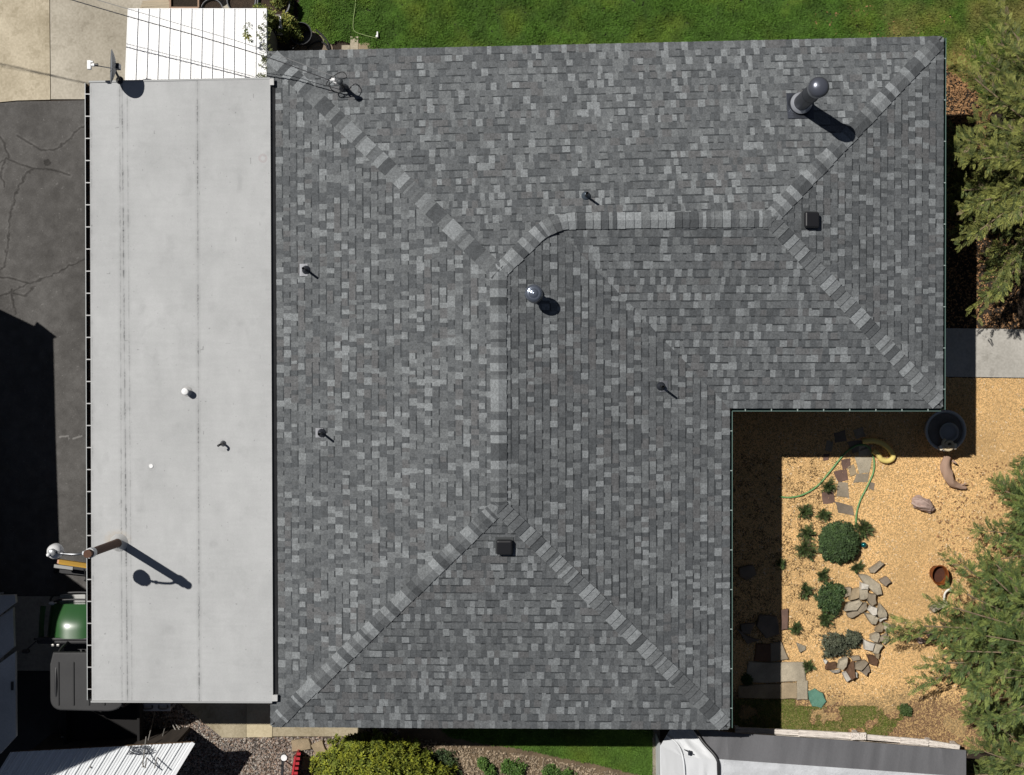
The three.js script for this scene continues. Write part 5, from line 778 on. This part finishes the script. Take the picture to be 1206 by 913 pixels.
{ // yellow boom reaching out under the gutter
  const t = thing('shop_crane', 'yellow steel boom reaching out from under the carport gutter', 'crane', P(125, 668, 0));
  const y = 1.25; wpart('boom', beam(P(70, 661.5, y), P(135, 671, y), 0.085, 0.10), mat(new THREE.Color(0.62, 0.34, 0.015), { roughness: 0.4, map: grain.patch }), t);
  wpart('boom_tip', beam(P(68, 661.2, y), P(74, 662, y), 0.07, 0.08), mat(new THREE.Color(0.55, 0.3, 0.2), { roughness: 0.5 }), t);
  wpart('mast', beam(P(135, 671, 0).setY(0.1), P(135, 671, y).setY(y + 0.1), 0.1, 0.1), mat(new THREE.Color(0.62, 0.34, 0.015), { roughness: 0.4 }), t);
  for (const dv of [6.5, 1]) wpart('leg', beam(P(64 + dv, 669 - 3 + dv, 0.1), P(138, 676 - 3 + dv, 0.1), 0.07, 0.07), M.black, t);
  wpart('leg_cover', beam(P(64, 666.5, 0.55), P(86, 669.5, 0.55), 0.06, 0.06), mat(new THREE.Color(0.3, 0.3, 0.29), { roughness: 0.5 }), t);
  wpart('ram', bar(P(132, 671, 0.35), P(100, 667, 1.18), 0.035, 0.03, 12), M.black, t);
  for (const u of [66, 137]) wpart('caster', new THREE.CylinderGeometry(0.05, 0.05, 0.04, 14).rotateZ(1.57).translate(P(u, 672, 0).x, 0.05, P(u, 672, 0).z), M.rubber, t);
  wpart('chain', tube([P(99, 671, 1.1), P(100, 676, 0.6), P(101, 682, 0.2), P(99, 684, 0.03)], 0.012, 6, 16), M.steelDark, t);
}
{ // neighbouring building to the west, plus an unseen taller one added for shade
  const H = 3.2, cast = (u, v, h) => P(u, v, 0).add(V(-SUN_A * h, h, -SUN_B * h));
  let pts = [[-260, 245], [0, 366], [46, 388], [49, 383], [67.5, 397.5], [63, 399], [66, 520], [72, 704], [74, 760], [74, 860], [-260, 860]].map(([u, v]) => cast(u, v, H));
  const t = thing('neighbour_building', 'neighbouring low building west of the driveway', 'building', pts[6].clone().setY(0));
  wpart('roof', slab(pts, 0.18), mat(A(110, 104, 98), { map: grain.rough }), t);
  const ins = [0, 1, 6, 9, 10].map(i => pts[i].clone().lerp(V(-14.5, 0, 1), 0.12)); for (let i = 0; i < ins.length; i++) { const a = ins[i].clone().setY(1.5), b = ins[(i + 1) % ins.length].clone().setY(1.5); wpart('wall', beam(a, b, 0.15, 3.0), M.siding, t); }
  const H2 = 5, c2 = (u, v) => P(u, v, 1.5).add(V(-SUN_A * (H2 - 1.5), H2 - 1.5, -SUN_B * (H2 - 1.5)));
  const p2 = [[148, 879], [64, 913], [-20, 948], [-230, 960], [-230, 690], [42, 690], [42, 818], [96, 846], [128, 864]].map(([u, v]) => c2(u, v));  // roof outline of the added building, shaped to shade shed, trailer and cargo bed
  const b2 = thing('added_shade_building', 'taller unseen building added southwest of the carport for its shade', 'building', p2[3].clone().setY(0));
  wpart('roof', slab(p2, 0.2), mat(A(150, 150, 150), { map: grain.patch }), b2);
  const w2 = [[p2[2], p2[3]], [p2[3], p2[4]], [p2[4], p2[5]]]; for (const [a, b] of w2) wpart('wall', beam(a.clone().setY(2.4), b.clone().setY(2.4), 0.15, 4.8), M.siding, b2);
  wpart('wall', beam(p2[5].clone().setY(2.4), p2[2].clone().setY(2.4), 0.15, 4.8), M.siding, b2);
}
{ // white box trailer in the shade at the west edge
  const t = thing('box_trailer', 'white box trailer parked in shade at the drive edge', 'trailer', P(-20, 790, 0)), wm = mat(new THREE.Color(0.74, 0.74, 0.73), { roughness: 0.45, map: grain.patch });
  const Y = 1.9; const roofP = (l, y) => slab(px(l, y).map(p => p.setY(y)), 0.1);
  wpart('roof_panel', roofP([[-90, 704], [17.6, 701], [18.3, 710], [0, 724], [-90, 780]], Y), wm, t);
  wpart('roof_panel', roofP([[-90, 794], [0, 727], [15, 716], [16.5, 762], [0, 776], [-90, 840]], Y - 0.12), wm, t);
  wpart('roof_panel', roofP([[-90, 850], [0, 781], [17.8, 768], [18.4, 868], [0, 888], [-90, 960]], Y), wm, t);
  wpart('body', slab(px([[-88, 716], [-22, 709], [-21, 862], [-88, 925]], Y - 0.25).map(p => p.setY(Y - 0.25)), 1.2), wm, t);
  wpart('door_handle', rbox(0.05, 0.03, 0.16, P(14.5, 808, Y).x, Y + 0.01, P(14.5, 808, Y).z, 0.01), M.black, t);
  for (const v of [745, 830]) wpart('wheel', new THREE.TorusGeometry(0.24, 0.1, 10, 22).rotateY(Math.PI / 2).translate(P(-10, v, 0.6).x, 0.34, P(-10, v, 0.6).z), M.rubber, t);
}
{ // corrugated shed roof at the south-west corner
  const Y = 1.5, t = thing('corrugated_shed', 'white corrugated metal roof shed below the carport', 'shed', P(150, 900, 0));
  const L = P(12, 886, Y), Rr = P(228, 874.5, Y), dn = P(196, 927, Y).sub(Rr), N = 18;
  for (let i = 0; i < N; i++) {
    const a = L.clone().lerp(Rr, i / N), b = L.clone().lerp(Rr, (i + 1) / N), tr = [], prof = []; for (let j = 0; j < 3; j++) for (const [f, h] of [[0, 0], [0.35, 0.003], [0.55, 0.018], [0.72, 0.018], [0.9, 0]]) prof.push([(j + f) / 3, h * (j === 2 ? 1.6 : 0.6)]); prof.push([0.99, 0]);
    const pt = (f, h, e) => { const p = a.clone().lerp(b, f); if (e) p.add(dn); return [p.x, p.y + h, p.z]; };
    for (let j = 0; j < prof.length - 1; j++) { const [f0, h0] = prof[j], [f1, h1] = prof[j + 1]; tr.push([pt(f0, h0, 0), pt(f0, h0, 1), pt(f1, h1, 1)], [pt(f0, h0, 0), pt(f1, h1, 1), pt(f1, h1, 0)]); }
    wpart('roof_panel', triGeo(tr), mat(new THREE.Color(0.74, 0.76, 0.78), { roughness: 0.5, map: grain.patch }), t);
  }
  const q = [L, Rr, Rr.clone().add(dn), L.clone().add(dn)].map(p => p.clone().setY(Y - 0.012)); wpart('roof_frame', slab(q, 0.07), M.wood, t);
  wpart('edge_trim', beam(Rr.clone().setY(Y + 0.012), Rr.clone().add(dn).setY(Y + 0.012), 0.07, 0.03), mat(new THREE.Color(0.7, 0.71, 0.73), { roughness: 0.5 }), t);
  for (const [a, b] of [[q[0], q[1]], [q[1], q[2]]]) { const c = q[0].clone().add(q[2]).multiplyScalar(0.5); wpart('wall', beam(a.clone().lerp(c, 0.2).setY(0.71), b.clone().lerp(c, 0.2).setY(0.71), 0.05, 1.4), mat(new THREE.Color(0.085, 0.065, 0.05), { map: grain.wood }), t); }
}
{ // thin metal rods leaning on the shed, and clutter south of the carport
  const rodM = mat(new THREE.Color(0.36, 0.34, 0.31), { roughness: 0.5, metalness: 0.4 });
  const rods = [[[184, 829, 0], [168, 903, 1.53]], [[178, 856, 0.1], [171, 904, 1.9]], [[196, 850, 0], [182, 904, 1.9]], [[127, 875, 0.1], [106, 904, 1.54]], [[204, 848, 0], [220, 874, 0.4]], [[200, 848, 0.02], [214, 873, 0.35]], [[172, 868, 1.3], [168, 900, 1.9]]];
  for (const [a, b] of rods) { const A0 = P(...a), B0 = P(...b), t = thing('metal_rod', 'thin metal rod leaning against the corrugated shed', 'rod', A0, 'metal rods by the corrugated shed'); part('rod', bar(V(0, 0, 0), B0.clone().sub(A0), 0.012, 0.012, 8), rodM, t); part('tip', new THREE.SphereGeometry(0.018, 8, 6).translate(B0.x - A0.x, B0.y - A0.y, B0.z - A0.z), rodM, t); }
  { const t = thing('coiled_wire', 'tangle of thin wire on the corrugated shed edge', 'wire', P(165, 884, 1.53)), pts = [], r = rng(66); for (let i = 0; i < 40; i++) pts.push(P(162 + 12 * Math.sin(i * 0.7) + rr(-4, 4, r) + i * 0.15, 884 + 4 * Math.cos(i * 0.9) + rr(-1.5, 1.5, r), 1.56 + 0.05 * r()).sub(t.position)); part('wire', tube(pts, 0.006, 5, 200), M.steelDark, t); }
  const bench = thing('white_bench', 'white plastic bench with two handles south of the carport edge', 'bench', P(183, 836, 0)); wpart('seat', slab(px([[166, 826], [200, 826], [200.5, 837.5], [166, 837.5]], 0.62).map(p => p.setY(0.62)), 0.05), mat(new THREE.Color(0.78, 0.79, 0.79), { roughness: 0.5, map: grain.patch }), bench); for (const u of [174, 192]) wpart('handle', tube(px([[u - 5, 831, 0.63], [u - 5, 834.5, 0.66], [u + 5, 834.5, 0.66], [u + 5, 831, 0.63]]), 0.016, 8, 24), M.galv, bench); for (const [u, v] of [[168, 828], [198, 828], [168, 836], [198, 836]]) wpart('leg', beam(P(u, v, 0.62).setY(0), P(u, v, 0.62).setY(0.57), 0.05, 0.05), M.whitePaint, bench);
  const mk = (name, label, cat, pts, y, th, m) => { const c = px(pts), t = thing(name, label, cat, c[0].clone()); wpart('block', slab(px(pts, y).map(p => p.setY(y)), th), m, t); return t; };
  mk('paving_block', 'tall light paving block standing behind the vehicle bed', 'block', [[113, 842], [125, 840], [124.5, 870], [112, 869]], 0.16, 0.15, mat(A(186, 170, 146), { map: grain.rough }));
  mk('concrete_paver', 'grey concrete paver by the shed, north piece', 'paver', [[127, 858], [142, 858], [142, 881], [127, 881]], 0.06, 0.06, concB); mk('concrete_paver', 'grey concrete paver by the shed, east piece', 'paver', [[143, 858], [155, 858], [154, 882], [143, 882]], 0.07, 0.07, concB);
  const wp = thing('white_pipe', 'white plastic pipe lying between vehicle and shed', 'pipe', P(110, 873, 0)); wpart('pipe', bar(P(72, 870, 0.3), P(120, 875.5, 0.3), 0.05, 0.05, 14), M.whitePaint, wp); wpart('coupling', new THREE.SphereGeometry(0.06, 12, 8).translate(P(121.5, 873, 0.32).x, 0.32, P(121.5, 873, 0.32).z), M.whiteMetal, wp); for (const u of [80, 112]) wpart('support', box(0.1, 0.26, 0.1, P(u, 873, 0.3).x, 0.13, P(u, 873, 0.3).z), M.black, wp);
}
structure('asphalt_yard', slab(px([[-200, 790.5], [20, 790.5], [125.5, 790.5], [129.5, 830.5], [190, 830.5], [186, 850], [160, 872], [150, 960], [-200, 960]]).map(p => p.setY(0.006)), 0.05), mat(A(60, 60, 62), { map: grain.rough }));
{ // red ladder rail and small round stool on the gravel
  const t = thing('red_rail', 'red metal rail standing on edge in the gravel', 'rail', P(348, 900, 0)), red = mat(new THREE.Color(0.42, 0.02, 0.03), { roughness: 0.45 }); wpart('rail', beam(P(350, 886.5, 0.3), P(344.5, 925, 0.3), 0.035, 0.6), red, t); for (let i = 0; i < 7; i++) { const k = i / 6, p = P(350, 888, 0.62).lerp(P(345, 922, 0.62), k); wpart('lug', box(0.07, 0.04, 0.05, p.x + 0.03, 0.615, p.z), red, t); }
  const s = thing('round_light', 'black stake light with white round lens on the gravel', 'garden light', P(335, 895, 0)); part('stake', bar(V(0, 0, 0.0), V(0.0, 0.45, 0), 0.014, 0.014, 8), M.black, s); wpart('foot', beam(P(333, 893, 0.4), P(332, 925, 0.4), 0.05, 0.04), M.black, s); wpart('rim', lathe([[0.075, 0], [0.08, 0.02], [0.07, 0.03]], 22).translate(P(334.5, 892.5, 0.46).x, 0.45, P(334.5, 892.5, 0.46).z), M.black, s); wpart('lens', new THREE.CylinderGeometry(0.06, 0.065, 0.03, 20).translate(P(334.5, 892.5, 0.46).x, 0.468, P(334.5, 892.5, 0.46).z), M.whiteMetal, s);
}
// ---------------------------------------------------------------- south-east: white peeling rail, grey roof and white tarpaulin
{
  const Y = 1.55;
  const gr = thing('grey_shed_roof', 'dark grey membrane roof sloping beside the chip garden', 'roof', P(980, 900, 0));
  const tex = (() => { const n = vnoise(91); return paint(512, 256, (u, v) => { const k = 106 + 26 * (fbm(n, u * 26 + v * 9, v * 3 - u * 2, 4) - 0.5) + 16 * (fbm(n, u * 6, v * 4, 4) - 0.5) + 8 * (R() - 0.5); return [k, k, k + 2]; }, true, 0.25); })();
  const ridgeY = Y + 0.28;
  const Apt = [P(820, 858, Y), P(870, 864, Y), P(1000, 872.5, Y), P(1138, 884, Y)], Bpt = [P(845, 894, ridgeY), P(900, 898, ridgeY), P(1000, 905, ridgeY), P(1138, 915, ridgeY)];
  wpart('north_slope', slab([...Apt, ...Bpt.slice().reverse()], 0.04), mat(new THREE.Color(0.86, 0.86, 0.88), { map: tex, roughness: 0.55 }), gr);
  const S = [P(846, 960, Y + 0.1), P(1138, 985, Y + 0.1)];
  const tarpW = mat(new THREE.Color(0.74, 0.76, 0.79), { roughness: 0.55, map: grainTex(200, 255, 14, 4, 0.2, 92, 0.5), bumpMap: bumpNoise, bumpScale: 0.01 });
  wpart('south_slope', slab([Bpt[0].clone().setY(ridgeY + 0.012), Bpt[1].clone().setY(ridgeY + 0.014), Bpt[2].clone().setY(ridgeY + 0.014), Bpt[3].clone().setY(ridgeY + 0.012), S[1], S[0]], 0.03), tarpW, gr);
  wpart('wall', [beam(P(840, 892, Y).setY(0.74), P(1130, 914, Y).setY(0.74), 0.08, 1.46), beam(P(1130, 918, Y).setY(0.74), P(1130, 950, Y).setY(0.74), 0.08, 1.46)], M.siding, gr);
  wpart('black_seam', tube([P(817, 858, Y + 0.06), P(828, 874, Y + 0.16), P(845, 895, ridgeY + 0.03), P(846.5, 914, ridgeY), P(847, 960, Y + 0.16)], 0.028, 8, 40), M.black, gr);
  // peeling white rail
  const rail = thing('peeling_rail', 'peeling white painted wooden rail along the grey roof', 'rail', P(1000, 870, 0)), rp = mat(A(244, 240, 236), { map: paint(512, 64, (u, v) => { const k = fbm(N2, u * 60, v * 6, 4); const f = k > 0.64 ? 120 : k > 0.6 ? 190 : 250; return [f + 4, f - 2, f - 8]; }), roughness: 0.7 });
  const up = [[866, 859.5], [940, 863], [1004, 866.5], [1060, 871.5], [1093, 874.5], [1130, 880.5]], segs = up.slice(0, -1).map((p, i) => [p, up[i + 1]]);
  segs.forEach(([a, b], i) => wpart('board', (() => { const A0 = P(...a, 0.4), B0 = P(...b, 0.4); A0.y = B0.y = 0.4 + (i % 2) * 0.02; return beam(A0, B0, i % 2 ? 0.12 : 0.10, 0.05); })(), rp, rail));
  const lo = [[866, 864.5], [1000, 871.5], [1030, 876], [1126, 881.5]]; lo.slice(0, -1).forEach((a, i) => { const A0 = P(...a, 0.32), B0 = P(...lo[i + 1], 0.32); wpart('lower_board', beam(A0, B0, 0.05, 0.06), rp, rail); });
  for (const [u, v] of [[870, 861], [1011, 867], [1098, 876], [1128, 880]]) { const p = P(u, v + 1, 0.4); wpart('post', box(0.08, 0.37, 0.08, p.x, 0.185, p.z), rp, rail); }
  wpart('end_block', rbox(0.3, 0.06, 0.14, P(1011, 867, 0.45).x, 0.46, P(1011, 867, 0.45).z, 0.01), rp, rail);
  // white tarpaulin hip
  const tp = thing('white_tarpaulin', 'white tarpaulin stretched over a frame with folded corner', 'tarpaulin', P(800, 900, 0)), h = 1.45;
  const a = P(778, 878, 0.95), b = P(790, 858, 1.1), c = P(804, 892, h), d = P(779, 960, 0.95), e = P(807, 960, h), f = P(818, 858, 1.2), g2 = P(844, 894.5, h + 0.12), i2 = P(846, 960, h + 0.1);
  const crump = (A0, B0, C0, D0, n = 14, amp = 0.03, sd = 0) => { const rows = [], tr = []; for (let y = 0; y <= n; y++) { const row = []; for (let x = 0; x <= n; x++) { const p = A0.clone().lerp(B0, x / n).lerp(D0.clone().lerp(C0, x / n), y / n), e2 = Math.min(1, 4 * Math.min(x, n - x, y, n - y) / n + 0.15); p.y += amp * e2 * (fbm(N1, sd + x * 0.55 + y * 0.1, y * 0.14, 3) - 0.5) * 2; row.push(p.toArray()); } rows.push(row); } for (let y = 0; y < n; y++) for (let x = 0; x < n; x++) { const q = [rows[y][x], rows[y][x + 1], rows[y + 1][x + 1], rows[y + 1][x]]; tr.push([q[0], q[3], q[2]], [q[0], q[2], q[1]]); } return toCreasedNormals(triGeo(tr), 0.7); };
  const wt = mat(new THREE.Color(0.80, 0.82, 0.85), { roughness: 0.5, side: THREE.DoubleSide, map: grainTex(215, 255, 8, 4, 0.15, 93, 0.5) });
  wpart('west_face', crump(a, b, c, c.clone().add(V(0.01, 0, 0.01)), 10, 0.015, 3), wt, tp);
  wpart('west_side', crump(a, c, e, d, 14, 0.025, 9), wt, tp); wpart('north_face', crump(b, f, g2, c, 14, 0.04, 17), wt, tp); wpart('top_face', crump(c, g2, i2, e, 14, 0.04, 29), wt, tp);
  wpart('ridge_fold', tube([a.clone().lerp(b, 0.6).add(V(0, 0.03, 0)), c.clone().lerp(b, 0.45).add(V(0, 0.02, 0)), c.clone().add(V(0, 0.02, 0)), e.clone().add(V(0, 0.02, 0))], 0.02, 8, 30), wt, tp);
  wpart('skirt', [beam(a.clone().setY(0.5), d.clone().setY(0.5), 0.02, 0.9)], wt, tp);
  wpart('frame_post', [bar(c.clone().setY(0), c.clone().setY(h - 0.05), 0.03), bar(e.clone().setY(0), e.clone().setY(h - 0.05), 0.03), bar(b.clone().setY(0), b.clone().setY(1.05), 0.03)], M.galv, tp);
  wpart('tie_down', [rbox(0.05, 0.06, 0.09, P(811.5, 886, h).x, h + 0.06, P(811.5, 886, h).z, 0.015), bar(P(806, 883, h + 0.04), P(817, 889, h + 0.05), 0.01, 0.01, 6)], M.steelDark, tp);
  structure('concrete_curb', slab(px([[768.3, 840], [777, 840], [777, 960], [768.3, 960]]).map(p => p.setY(0.05)), 0.1), mat(A(190, 180, 158), { map: grain.rough, bumpMap: bumpNoise, bumpScale: 0.02 }));
}
renderer.render(scene, camera);
